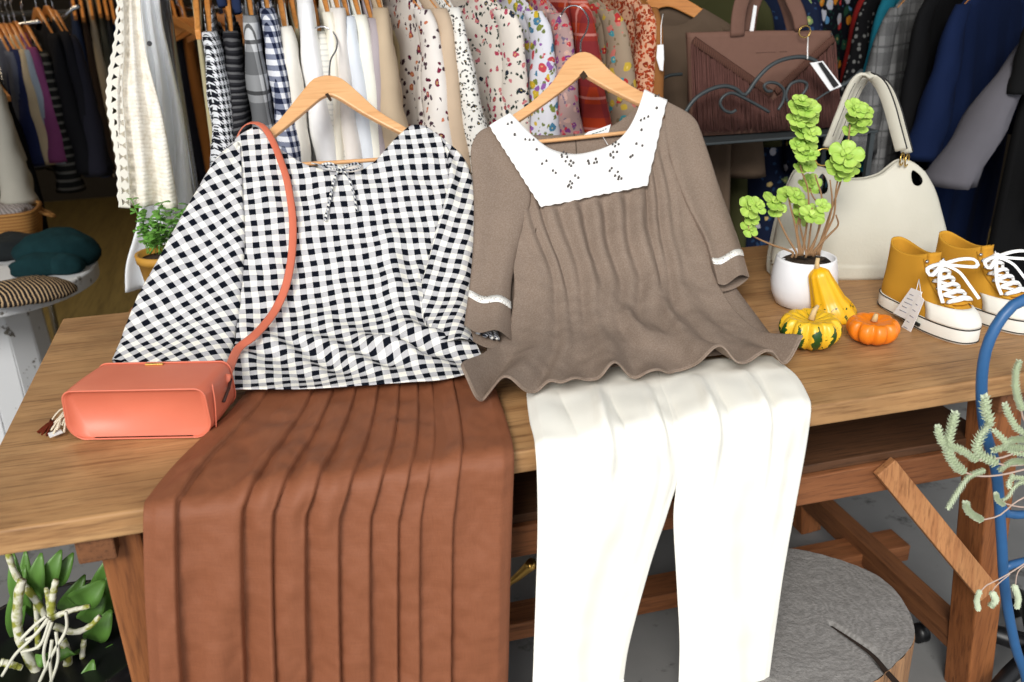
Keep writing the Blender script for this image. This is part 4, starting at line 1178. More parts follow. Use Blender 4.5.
# ------------------------------------------------------------------ black swivel base on the floor
m_black = plain('black_plastic', S(20, 20, 22), .4, .4, var=.05)
bz = thing('swivel_chair_base', 'black swivel chair base with casters on the floor behind the blue arch frame', 'chair base', (2.05, .12, 0))
pc_ = at(1040, 648, z=.10)
for k in range(5):
    a = math.radians(200+72*k); e = pc_+V((math.cos(a)*.24, math.sin(a)*.24, -.035))
    MB().tube([pc_, pc_.lerp(e, .5)+V((0, 0, .012)), e], [.024, .019, .015], 8).build('arm', m_black, bz)
    w = e+V((0, 0, -.034)); w.z = .024
    MB().tube([w+V((-.012, 0, 0)), w+V((.012, 0, 0))], .023, 14).build('caster', m_black, bz)
MB().tube([pc_+V((0, 0, -.01)), pc_+V((0, 0, .28))], .026, 12).build('column', m_black, bz)

# ------------------------------------------------------------------ log stump
ZL = .30
m_logtop = NT('weathered_end_grain', .9, .1); _v = m_logtop.tc(); _n = m_logtop.noise(_v, 8, 5, .65)
_x, _y, _z = m_logtop.sep(_v); _rad = m_logtop.math('SQRT', m_logtop.math('ADD', m_logtop.math('MULTIPLY', _x, _x), m_logtop.math('MULTIPLY', _y, _y)))
_ring = m_logtop.math('SINE', m_logtop.math('ADD', m_logtop.math('MULTIPLY', _rad, 380), m_logtop.math('MULTIPLY', _n.outputs[0], 60)))
_fine = m_logtop.noise(_v, 160, 3, .7)
_c = m_logtop.mix(m_logtop.math('MULTIPLY_ADD', _ring, .2, .5), S(128, 125, 121), S(172, 168, 164))
_c = m_logtop.mix(_fine.outputs[0], m_logtop.mix(.45, _c, (0.04, .038, .036)), _c)
_c = m_logtop.mix(m_logtop.ramp(m_logtop.noise(_v, 5, 3).outputs[0], [(.58, (0, 0, 0)), (.7, (.6, .6, .6))]), _c, S(104, 80, 62))
m_logtop.col(_c).bump(_fine.outputs[0], .6, .004); m_logtop = m_logtop.m
m_logside = wood('stump_side', S(176, 134, 96), S(140, 102, 72), S(92, 74, 60), axis=2, scale=1.0, rough=.85)
cl = at(798, 612, z=ZL); rl = .220
lg = thing('log_stump', 'weathered grey tree stump with a deep crack on the floor under the table', 'stump', (cl.x, cl.y, 0))
n = 96
ca_ = math.atan2(at(893, 676, z=ZL).y-cl.y, at(893, 676, z=ZL).x-cl.x)
def lr_(t):
    r = rl*(1+.035*math.sin(2*t+.6)+.025*math.sin(3*t+2)+.012*math.sin(7*t))
    d = (t-ca_+PI) % (2*PI)-PI
    return r
mb = MB(); rows = []
for z, k in ((0, 1.04), (.05, 1.02), (.2, 1.0), (ZL-.012, .995), (ZL-.003, .985)):
    rows.append([V((cl.x+math.cos(2*PI*i/n)*lr_(2*PI*i/n)*k*(1+.006*math.sin(i*2.1)), cl.y+math.sin(2*PI*i/n)*lr_(2*PI*i/n)*k*(1+.006*math.sin(i*2.1)), z)) for i in range(n)])
mb.grid(rows, cu=True); mb.build('bark_side', m_logside, lg)
mb = MB(); rows = []
cr0 = at(832, 624, z=ZL); cr = [at(x, y, z=ZL) for x, y in ((832, 624), (850, 636), (872, 652), (886, 668), (900, 684))]
crs = spline(cr, 40)
for k in range(49):
    f = k/48; row = []
    for i in range(n*2):
        t = PI*i/n; r = lr_(t)*.987*f; p = V((cl.x+r*math.cos(t), cl.y+r*math.sin(t), ZL))
        dd = min(((p.x-q.x)**2+(p.y-q.y)**2)**.5 for q in crs[::2]) if (p-cr0).length < .3 else 1
        w = .0045+.005*min(1, (p-cr0).length/.12)
        p.z = ZL+.0015*nz(p, 40)-.016*math.exp(-(dd/w)**2)
        row.append(p)
    rows.append(row)
mb.grid(rows, cu=True); mb.build('cut_face', m_logtop, lg)
mb = MB(); m_crk = plain('crack_dark', S(40, 28, 20), .95)
mb.tube([p+V((0, 0, -.0058)) for p in crs], lambda t: .0018+.0055*t, 8, flat=.3); mb.build('crack', m_crk, lg)

# ------------------------------------------------------------------ brass horn under the table
p0 = at(506, 587, y=.30); p1 = at(533, 563, y=.27); d = (p1-p0).normalized()
br = thing('brass_horn', 'slim polished brass horn leaning under the table behind the brown skirt', 'horn', V((p0.x-.17, .36, 0)))
foot = V((p0.x-.17, .36, .004))
MB().tube(spline([foot, p0.lerp(foot, .5)+V((0, 0, .02)), p0, p0.lerp(p1, .4), p1], 40), lambda t: .0035+.009*max(0, (t-.72)/.28)**1.2, 14).build('horn_tube', m_brass, br)

# ------------------------------------------------------------------ orchid in a black pot below the table end
m_cane = NT('orchid_cane', .6, .3); _f = m_cane.noise(m_cane.tc(), 60, 2); m_cane.col(m_cane.mix(m_cane.ramp(_f.outputs[0], [(.4, (0, 0, 0)), (.55, (1, 1, 1))]), S(150, 152, 62), S(222, 220, 200))); m_cane = m_cane.m
m_oleaf = plain('orchid_leaf', S(92, 134, 58), .4, .4, var=.3, nscale=12)
m_root = plain('orchid_root', S(216, 214, 196), .7, .2)
YO = .26
oc = at(70, 700, y=YO)
orc = thing('orchid_plant', 'cane orchid with white aerial roots in a black pot below the table end', 'plant', (oc.x, YO, 0))
zr = at(60, 640, y=YO).z
MB().lathe([(.10, 0), (.135, .02), (.165, zr-.04), (.172, zr-.04), (.172, zr), (.16, zr), (.155, zr-.03)], (oc.x, YO, 0), 36).build('pot', m_black, orc)
MB().lathe([(.001, zr-.03), (.158, zr-.035)], (oc.x, YO, 0), 24).build('bark_mix', m_soil, orc)
def cane(pts, r, dy=0):
    S3 = spline([at(x, y, y=YO+dy) for x, y in pts], 50)
    MB().tube(S3, lambda t: r*.72*(1+.16*abs(math.sin(t*PI*5))**6)*(1-.25*t), 8).build('cane', m_cane, orc)
cane([(50, 690), (30, 660), (18, 630), (18, 600), (22, 580)], .013, -.03); cane([(66, 690), (68, 660), (63, 640)], .012, -.03); cane([(45, 615), (32, 595), (16, 575), (8, 552), (4, 530)], .009)
cane([(52, 615), (52, 600), (56, 580)], .009, -.04); cane([(48, 620), (66, 612), (90, 606)], .007, -.05); cane([(54, 626), (74, 632), (90, 626), (100, 616)], .008, -.04); cane([(50, 618), (48, 600), (46, 588)], .006, -.04)
cane([(80, 690), (82, 660), (84, 640)], .008, -.02); cane([(100, 650), (104, 632), (108, 622)], .007, .02); cane([(40, 680), (38, 640), (36, 600), (32, 575)], .008, .03)
cane([(0, 662), (10, 664), (22, 668)], .009, -.05)
for pts in ([(48, 620), (30, 640), (15, 655), (2, 676)], [(50, 620), (40, 645), (22, 652)], [(66, 612), (66, 630), (52, 655), (36, 690)], [(52, 640), (50, 660), (52, 685)], [(56, 632), (58, 660), (48, 690)], [(48, 618), (36, 634), (26, 640)], [(52, 622), (44, 650), (46, 670)], [(46, 616), (34, 626), (20, 640)]):
    MB().tube(spline([at(x, y, y=YO-.07) for x, y in pts], 26), .0028, 6).build('aerial_root', m_root, orc)
def leaf(base, tip, w, sag=.02, dy=0, mb=None):
    p = at(*base, y=YO+dy); q = at(*tip, y=YO+dy-.03); d = q-p; s = d.cross(V((0, -1, .25))).normalized()
    mb = mb or MB(); rows = []
    for i in range(13):
        t = i/12; c = p.lerp(q, t)+V((0, -.03*math.sin(PI*t), -sag*t*t)); ww = w*math.sin(PI*(t*.92+.06))**.8
        rows.append([c+s*ww*k+V((0, .25*ww*(1-k*k), 0)) for k in (-1, -.5, 0, .5, 1)])
    mb.grid(rows).build('leaf', m_oleaf, orc, solid=.0012)
for b_, t_, w, dy in [((30, 610), (12, 548), .018, .05), ((34, 606), (40, 548), .022, .06), ((40, 590), (60, 545), .022, .07), ((50, 585), (72, 548), .02, .08), ((36, 600), (24, 545), .016, .09), ((70, 600), (104, 575), .03, .05), ((80, 620), (104, 590), .024, .06), ((88, 640), (110, 605), .026, .04), ((92, 665), (112, 640), .026, .03), ((96, 690), (106, 655), .024, .0), ((60, 645), (34, 650), .016, -.02), ((78, 650), (62, 640), .018, -.0), ((84, 690), (92, 655), .022, -.02), ((60, 610), (84, 570), .02, .1), ((44, 620), (30, 570), .02, .1), ((100, 620), (116, 560), .025, .09), ((14, 640), (24, 560), .02, .08), ((94, 600), (112, 548), .024, .11)]:
    leaf(b_, t_, w*.78, .01, dy)

# ------------------------------------------------------------------ white panel under the table
o = MB().box((.36, .78, .33), (.16, .03, .66)).build('white_board', plain('white_paint', S(226, 228, 230), .6, var=.03), None, smooth=False, bevel=.003)
tag(o, 'narrow white board standing on the floor behind the table leg and brown skirt', 'board')

# ------------------------------------------------------------------ round white table with hats and a basket
m_wt = NT('chipped_white_paint', .6, .3); _n = m_wt.noise(m_wt.tc(), 22, 5, .65)
m_wt.col(m_wt.mix(m_wt.ramp(_n.outputs[0], [(.62, (0, 0, 0)), (.66, (1, 1, 1))]), S(208, 209, 210), S(104, 98, 90))); m_wt = m_wt.m
ZR = .66
e1 = at(97, 258, z=ZR); e2 = at(0, 302, z=ZR)
# circle through e1 with the camera ray tangent there, and through e2
dv = (e1-CAM); dv.z = 0; dv.normalize(); nv_ = V((-dv.y, dv.x, 0))
w_ = e2-e1; R_ = w_.dot(w_)/(2*w_.dot(nv_)); cc = e1+nv_*R_; R_ = abs(R_)
rt = thing('round_side_table', 'round white chipped-paint table carrying winter hats and a basket', 'table', (cc.x, cc.y, 0))
MB().lathe([(.001, ZR-.05), (R_-.01, ZR-.05), (R_, ZR-.045), (R_, ZR-.004), (R_-.005, ZR), (.001, ZR)], (cc.x, cc.y, 0), 96).build('table_top', m_wt, rt, smooth=False, bevel=.003)
nS = 12
rp = (at(38, 420, z=.25)-cc); rp.z = 0
for k in range(nS):
    a = 2*PI*k/nS+.2; R1 = R_*.38; R2 = R_*.44
    p = V((cc.x+R1*math.cos(a), cc.y+R1*math.sin(a), ZR-.05)); q2 = V((cc.x+R2*math.cos(a), cc.y+R2*math.sin(a), 0))
    MB().bar(p, q2, 2*R2*math.sin(PI/nS)*1.0, .02, V((-math.sin(a), math.cos(a), 0)).cross(q2-p)*-1).build('pedestal_board', m_wt, rt, smooth=False, bevel=.003)
m_fur = NT('dark_green_fur', .95, .1); m_fur.col(m_fur.mix(m_fur.noise(m_fur.tc(), 30).outputs[0], S(14, 36, 40), S(30, 62, 66))).bump(m_fur.noise(m_fur.tc(), 200, 4, .8).outputs[0], .8, .006); m_fur = m_fur.m
m_tig = stripes('tiger_knit', [S(176, 150, 116), S(40, 34, 32), S(34, 30, 30)], .016, 0, .02)
m_bk = NT('rattan', .7, .3); _x, _y, _z = m_bk.sep(m_bk.tc())
m_bk.col(m_bk.mix(m_bk.math('LESS_THAN', m_bk.math('FRACT', m_bk.math('DIVIDE', _z, .011)), .5), S(176, 128, 70), S(146, 100, 52))); m_bk = m_bk.m
def blob(mb, c, r, sq, seed, amp=.12, n=14):
    pr = [(max(1e-4, math.sin(PI*i/n)), -math.cos(PI*i/n)) for i in range(n+1)]
    b = len(mb.v); mb.lathe(pr, (0, 0, 0), n*2)
    for i in range(b, len(mb.v)):
        p = mb.v[i]; k = 1+amp*noise.noise(p*2.2+V((seed, 0, 0)))
        q = V(c)+V((p.x*r*sq[0]*k, p.y*r*sq[1]*k, p.z*r*sq[2]*k)); q.z = max(q.z, ZR+.001); mb.v[i] = q
    return mb
h1 = at(54, 268, z=ZR)
ht = thing('fur_hat', 'dark green fur trimmed winter hat on the round white table', 'hat', h1)
blob(MB(), h1+V((.01, .04, .035)), .125, (1, .72, .62), 1).build('crown', m_fur, ht)
blob(MB(), h1+V((-.015, -.045, .02)), .10, (1.0, .45, .45), 4).build('brim', m_fur, ht)
blob(MB(), h1+V((.05, -.065, .022)), .052, (1, .7, .75), 9).build('pompom', m_fur, ht)
h2 = at(14, 262, z=ZR); o = blob(MB(), h2+V((.01, .05, .03)), .10, (1.1, .6, .5), 7, .3).build('black_glove', plain('black_wool', S(16, 22, 24), .95), None)
tag(o, 'crumpled black woollen glove between the rattan basket and fur hat', 'glove')
h3 = at(24, 299, z=ZR); tg_ = blob(MB(), h3+V((0, .0, .018)), .125, (1.1, .6, .32), 12).build('striped_hat', m_tig, None)
tag(tg_, 'tiger striped brown and black knitted hat lying at the round table rim', 'hat')
b1 = at(-6, 246, z=ZR)
bk_ = thing('rattan_basket', 'open rattan basket filled with grey cloth on the round white table', 'basket', b1+V((.02, .06, 0)))
bcx = b1+V((.02, .06, 0)); 
def rr_(h, g): return [bcx+V((x*g, y*g, h)) for x, y in [(.13*math.copysign(abs(math.cos(t))**.5, math.cos(t)), .10*math.copysign(abs(math.sin(t))**.5, math.sin(t))) for t in [2*PI*k/40 for k in range(40)]]]
mb = MB(); mb.grid([rr_(.001, .88), rr_(.05, .95), rr_(.10, 1.0), rr_(.108, 1.0), rr_(.10, .95), rr_(.02, .86)], cu=True); mb.f.append(tuple(range(40))); mb.build('body', m_bk, bk_)
MB().tube(rr_(.107, .98)+rr_(.107, .98)[:1], .006, 8, caps=False).build('rim', m_bk, bk_)
MB().tube(spline([bcx+V((.128, -.02, .095)), bcx+V((.165, -.01, .075)), bcx+V((.165, .02, .07)), bcx+V((.128, .03, .095))], 16), .006, 8).build('handle', m_bk, bk_)
ZRs = ZR; o = blob(MB(), bcx+V((0, 0, .085)), .11, (1.0, .78, .35), 21, .35).build('grey_cloth', stripes('grey_melange', [S(150, 146, 146), S(118, 112, 114), S(170, 164, 164)], .02, 0, .05), None)
tag(o, 'crumpled grey cloth heaped inside the rattan basket', 'cloth')

# ------------------------------------------------------------------ herb in a yellow pot on a stool
m_ypot = plain('ochre_pot', S(190, 140, 56), .6, .3, var=.2, nscale=18)
m_mint = plain('mint_leaf', S(110, 165, 70), .55, .3, var=.3, nscale=30)
YP = 1.12
pcn = at(163, 252, y=YP); r0 = abs(at(135, 252, y=YP).x-pcn.x)
zp = pcn.z
yp = thing('potted_herb', 'small leafy green herb in an ochre yellow pot behind the blouse sleeve', 'plant', (pcn.x, YP, zp-.14))
MB().lathe([(r0*.68, -.14), (r0*.78, -.10), (r0*.96, -.02), (r0*1.02, -.02), (r0*1.04, 0), (r0*.9, 0), (r0*.88, -.02)], (pcn.x, YP, zp), 32).build('pot', m_ypot, yp)
MB().lathe([(.001, -.012), (r0*.9, -.015)], (pcn.x, YP, zp), 20).build('soil', m_soil, yp)
sto = thing('plant_stool', 'small wooden stool behind the table carrying the ochre yellow pot', 'stool', (pcn.x, YP, 0))
MB().lathe([(.001, zp-.172), (.10, zp-.172), (.105, zp-.165), (.105, zp-.147), (.10, zp-.141), (.001, zp-.141)], (pcn.x, YP, 0), 32).build('seat', m_leg, sto)
for k in range(3):
    a = 2*PI*k/3+.5; MB().tube([(pcn.x+.07*math.cos(a), YP+.07*math.sin(a), zp-.17), (pcn.x+.12*math.cos(a), YP+.12*math.sin(a), 0)], .012, 8).build('leg', m_leg, sto)
r5 = random.Random(21)
for i, tip in enumerate([(132, 200), (136, 212), (144, 215), (150, 225), (158, 208), (164, 215), (172, 210), (182, 212), (180, 222), (168, 226), (154, 232), (138, 230), (175, 235), (162, 203), (145, 240), (188, 205)]):
    b = at(155+r5.uniform(-10, 14), 250, y=YP+r5.uniform(-.02, .02)); t = at(*tip, y=YP+r5.uniform(-.05, .03)); mid = b.lerp(t, .55)+V((r5.uniform(-.01, .01), 0, .012))
    S4 = spline([b+V((0, 0, -.01)), mid, t], 16); mb = MB(); MB().tube(S4, .0012, 5).build('stem', m_mint, yp)
    for j in range(5, 16, 2):
        for sd in (-1, 1):
            c = S4[j]; a = r5.uniform(0, 2*PI); d = V((math.cos(a), math.sin(a)*.8-.3, r5.uniform(-.1, .5))).normalized(); s = d.cross(V((0, 0, 1))).normalized(); L = r5.uniform(.014, .026)
            mb.grid([[c+d*L*x+s*L*w*k+V((0, 0, -.2*L*x*x+abs(k)*.08*L)) for k in (-1, 0, 1)] for x, w in ((0, .05), (.25, .32), (.55, .42), (.85, .25), (1.05, .02))])
    mb.build('foliage', m_mint, yp, solid=.0008)

# ------------------------------------------------------------------ crochet cardigan and the sheer dress
m_cro = NT('cream_crochet', .95, .1); _uu, _v2, _w0 = m_cro.sep(m_cro.tc('UV'))
_ro = m_cro.math('SINE', m_cro.math('MULTIPLY', _v2, 380)); _nn = m_cro.noise(m_cro.tc(), 45, 3, .7)
m_cro.col(m_cro.mix(m_cro.ramp(_nn.outputs[0], [(.3, (0, 0, 0)), (.55, (1, 1, 1))]), S(230, 221, 204), S(252, 247, 236))).bump(_ro, .18, .002)
_g = m_cro.noise(m_cro.mapping(m_cro.tc('UV'), (60, 260, 1)), 1, 2)
_gp = m_cro.noise(m_cro.tc('UV'), 22, 2)
m_cro.set(m_cro.bs.inputs['Alpha'], m_cro.math('SUBTRACT', 1, m_cro.math('MULTIPLY', m_cro.math('GREATER_THAN', _g.outputs[0], .64), m_cro.math('GREATER_THAN', _gp.outputs[0], .52)))); m_cro = m_cro.m
m_crb = NT('crochet_border', .95, .1); _uu, _v2, _w0 = m_crb.sep(m_crb.tc('UV'))
_fv = m_crb.math('ABSOLUTE', m_crb.math('SUBTRACT', m_crb.math('FRACT', m_crb.math('MULTIPLY', _v2, 21)), .5)); _fu = m_crb.math('ABSOLUTE', m_crb.math("SUBTRACT", _uu, .62))
_hole = m_crb.math('MULTIPLY', m_crb.math('LESS_THAN', m_crb.math('ADD', _fv, m_crb.math('MULTIPLY', m_crb.math('SUBTRACT', .30, _fu), .9)), .30), m_crb.math('LESS_THAN', _fu, .30))
m_crb.col(S(242, 238, 226)); m_crb.set(m_crb.bs.inputs['Alpha'], m_crb.math('SUBTRACT', 1, _hole)); m_crb = m_crb.m
PV = Prof([(1.16, 2.0), (1.17, 1.2), (1.19, .5)])
PV2 = Prof([(1.28, 2.0), (1.28, .3)])
cdg = thing('crochet_cardigan', 'long cream crochet cardigan with scalloped lace edge hanging over the end of the rail', 'cardigan', at(148, 205, y=1.17))
def vdrape(name, mat, parent, prof, top, bot, L, R, disp, nu=40, nv=60, solid=.002, uvn=True):
    rows = coons(top, bot, L, R, nu, nv); out = []; uvs = []
    for j, r in enumerate(rows):
        o = []; q = []
        for i, p in enumerate(r):
            P, s, n = prof.hit(p.x, p.y); u, v = i/(nu-1), j/(nv-1); o.append(P+n*disp(u, v, P)); q.append((u, v))
        out.append(o); uvs.append(q)
    return MB().grid(out, uvs).build(name, mat, parent, solid=solid)
vdrape('knit_body', m_cro, cdg, PV, [(119, -30), (130, -32), (140, -30)], [(124, 206), (138, 207), (150, 205), (164, 209), (178, 206)],
    [(119, -30), (120, 0), (121, 50), (117, 90), (119, 140), (122, 180), (124, 206)], [(140, -30), (141, 10), (147, 55), (162, 112), (171, 160), (178, 206)],
    lambda u, v, P: .012*math.sin(u*13+2*v+.7)*(.3+v)+.006*nz(P, 9))
vdrape('lace_border', m_crb, cdg, PV, [(112, -30), (121, -30)], [(119, 206), (131, 207)],
    [(112, -30)]+[p for i in range(0, 40) for p in [(117-12*gauss(i/40, .52, .22)-3*(i/40 > .7)*(i/40-.7)+2*(i/40)+(1.2 if i % 2 else -.4), -24+230*i/40)]]+[(119, 206)], [(121, -30), (124, 0), (125, 50), (123, 90), (127, 140), (130, 180), (131, 207)],
    lambda u, v, P: .010+.004*math.sin(v*9), nu=14, nv=140)
m_sheer = NT('sheer_white', .5, .3); m_sheer.col(S(246, 249, 252)); m_sheer.bs.inputs['Alpha'].default_value = .9; m_sheer = m_sheer.m
shd = thing('sheer_white_dress', 'sheer pale white dress hanging behind the crochet cardigan', 'dress', at(165, 290, y=1.28))
vdrape('skirt', m_sheer, shd, PV2, [(136, -30), (146, -30), (157, -30)], [(126, 290), (150, 292), (180, 296), (205, 300)],
    [(136, -30), (141, 20), (147, 80), (146, 150), (138, 220), (127, 262), (126, 290)], [(157, -30), (162, 20), (172, 65), (184, 125), (192, 190), (203, 260), (205, 300)],
    lambda u, v, P: .018*math.sin(u*15+1.5*v)*(.25+v)+.006*nz(P, 8), nu=50)
MB().tube([at(149.5, 43.5, y=1.235), at(149.5, 43.5, y=1.225)], .006, 12).build('button', plain('grey_button', S(120, 122, 128), .4), shd)
# ------------------------------------------------------------------ garments on rails
m_hgo = wood('hanger_orange_wood', S(228, 158, 86), S(212, 138, 68), S(186, 114, 54), axis=1, scale=1.0, rough=.35, spec=.5)
HPROTO = [None]
def hanger(label, loc, rz, group):
    if HPROTO[0] is None:
        t = thing('wooden_hanger', label, 'hanger', loc, group, rz)
        U = spline([(-.205, -.098), (-.15, -.072), (-.08, -.030), (-.03, -.004), (0, .0), (.03, -.004), (.08, -.030), (.15, -.072), (.205, -.098)], 40)
        Lw = spline([(-.20, -.120), (-.15, -.100), (-.08, -.066), (-.025, -.040), (0, -.034), (.025, -.040), (.08, -.066), (.15, -.100), (.20, -.120)], 40)
        out = [V((-.0065, p.x, p.y)) for p in U]+[V((-.0065, p.x, p.y)) for p in reversed(Lw)]
        MB().prism(out, (.013, 0, 0)).build('shoulder_arms', m_hgo, t, smooth=False, bevel=.003, local=True)
        h = [V((0, 0, -.01)), V((0, 0, .03)), V((0, .014, .05)), V((0, .020, .068)), V((0, .008, .086)), V((0, -.010, .084)), V((0, -.020, .070))]
        MB().tube(spline(h, 24), .002, 6).build('hook', m_steel, t, local=True)
        HPROTO[0] = t; return t
    c = copy_tree(HPROTO[0]); c.location = loc; c.rotation_euler = (0, 0, rz); c['label'] = label; c['group'] = group
    return c
NS_ = V((0, -.125, -.052))
def garment(name, cat, desc, px, py, mat, y=1.18, ang=0, L=.75, W=.21, th=.028, sl=.42, spread=.05, flare=.03, group='clothes on the long rail', neck=.5, sleeve_mat=None, seed=0, hang_label=None, nh=True, rtop=.016, rbot=.034, collar=None):
    a = math.radians(ang); R = Matrix.Rotation(a, 3, 'Z')
    org = at(px, py-(19 if y < 2 else 11), y=y)-R @ NS_
    t = thing(name, desc, cat, org, group, a)
    n = 48; nvv = 26; rows = []; ph = seed*1.7
    for j in range(nvv):
        v = j/(nvv-1); row = []
        for k in range(n):
            s = 2*PI*k/n; yy = -math.cos(s); xx = math.sin(s); front = xx < 0
            zt = .003-.100*abs(yy)**1.25
            if abs(yy) < neck: 
                q = (1-(yy/neck)**2); zt -= (.085 if front else .03)*q
            z = zt*(1-v)+(-L)*v
            hw = W*(1-.04*math.sin(PI*min(1, v*1.4)))+flare*v
            tx = .0085+(th-.0085)*min(1, v*3)
            x = tx*math.copysign(abs(xx)**.6, xx)
            x += min(1, v*2)*(.010*math.sin(yy*9+ph)+.006*math.sin(yy*21+ph*2))+.012*math.sin(v*4+ph)*v
            row.append(V((x, yy*hw, z)))
        rows.append(row)
    mb = MB(); mb.grid(rows, cu=True); mb.build('body', mat, t, local=True, solid=.0015, offset=-1)
    if sl:
        for sg in (-1, 1):
            P = spline([V((0, sg*(W-.022), -.085)), V((.004*math.sin(ph), sg*(W+.010), -.14)), V((.012*math.sin(ph+1), sg*(W+spread*.55), -.10-sl*.5)), V((.02*math.sin(ph+2), sg*(W+spread), -.09-sl))], 22)
            mb = MB(); rws = []
            for i, p in enumerate(P+[P[-1]+V((0, 0, .012))]):
                f = min(1, i/21); last = i == 22
                rx = (rtop+(rbot-rtop)*f**.8)*(.8 if last else 1); ry = (.036+.026*f)*(.85 if last else 1)
                rws.append([p+V((rx*math.cos(2*PI*k/16)*(1+.12*math.sin(3*f*6+k)), ry*math.sin(2*PI*k/16), 0)) for k in range(16)])
            mb.grid(rws, cu=True); mb.f.append(tuple(range(16))); mb.f.append(tuple(22*16+k for k in range(16)))
            mb.build('sleeve', sleeve_mat or mat, t, local=True)
    if collar:
        mb = MB(); mb.tube(spline([V((-.012, -.085, -.035)), V((-.018, -.06, .012)), V((-.012, 0, .03)), V((.012, 0, .03)), V((.018, -.06, .012)), V((.02, -.10, -.05))], 30), .012, 8, flat=.6); mb.build('collar', collar, t, local=True)
    if nh: hanger(hang_label or ('wooden hanger carrying the '+desc.split(' hanging')[0].split(' on the')[0].split(' between')[0].split(' beside')[0].split(' behind')[0]), org, a, 'wooden hangers on the rails')
    return t
W_ = lambda *c: fabric('cloth_%d_%d_%d' % c, S(*c), var=.12)
G = garment
m_h1 = houndstooth('houndstooth', .017, S(26, 28, 36), S(222, 224, 228))
m_wavy = stripes('dark_wavy_stripe', [S(40, 40, 44), S(92, 92, 94), S(26, 26, 30)], .016, 1, .03)
m_bigck = plaid('big_check', S(196, 198, 200), S(36, 38, 42), S(20, 20, 22), .11)
m_ngg = gingham('navy_gingham', .024, S(28, 34, 58), S(124, 130, 150), S(226, 228, 234))
m_fl1 = floral('burgundy_floral', S(226, 220, 214), [S(120, 30, 60), S(150, 60, 80), S(90, 24, 50), S(190, 110, 80)], 44, .34, S(70, 50, 60), 60, .4)
m_fl2 = floral('tiny_black_floral', S(228, 226, 220), [S(30, 30, 34), S(60, 60, 64)], 95, .36, S(50, 52, 50), 120, .7)
m_fl3 = floral('rose_floral', S(224, 216, 206), [S(176, 70, 92), S(40, 46, 60), S(150, 40, 70), S(196, 110, 120)], 58, .38, S(44, 56, 50), 80, .5)
m_fl4 = floral('bright_floral', S(212, 212, 220), [S(200, 170, 50), S(140, 90, 160), S(190, 70, 80), S(70, 120, 150), S(120, 130, 60)], 46, .46, S(110, 120, 70), 74, .8)
m_fl5 = floral('pink_floral', S(170, 142, 138), [S(180, 50, 70), S(200, 100, 110), S(120, 60, 120), S(196, 160, 150)], 64, .44, S(110, 100, 120), 80, .75)
m_tart = plaid('rust_tartan', S(168, 58, 30), S(110, 40, 50), S(196, 130, 120), .075)
m_fl6 = floral('khaki_floral', S(150, 132, 112), [S(170, 50, 50), S(186, 158, 60), S(70, 140, 150), S(190, 110, 100)], 42, .44, S(120, 104, 80), 60, .7)
m_rust = floral('rust_lace', S(206, 160, 130), [S(150, 52, 26), S(170, 64, 34), S(130, 44, 24)], 110, .52, S(150, 56, 30), 120, .95)
m_bfl = floral('black_bright_floral', S(18, 20, 28), [S(196, 60, 60), S(90, 140, 180), S(206, 130, 40), S(190, 190, 200), S(40, 80, 60)], 28, .46, S(26, 64, 52), 70, .8)
m_dot = dots('dotted_black', S(16, 16, 18), S(110, 110, 108), 50, .30)
m_glen = plaid('glen_plaid', S(118, 118, 118), S(20, 20, 22), S(12, 12, 14), .085, True)
m_nfl = floral('navy_floral', S(22, 30, 52), [S(196, 170, 110), S(180, 180, 190), S(120, 140, 90)], 30, .32, S(40, 64, 96), 50, .4)
m_cstripe = stripes('pale_stripe', [S(226, 224, 216), S(226, 224, 216), S(206, 206, 200)], .012, 1)
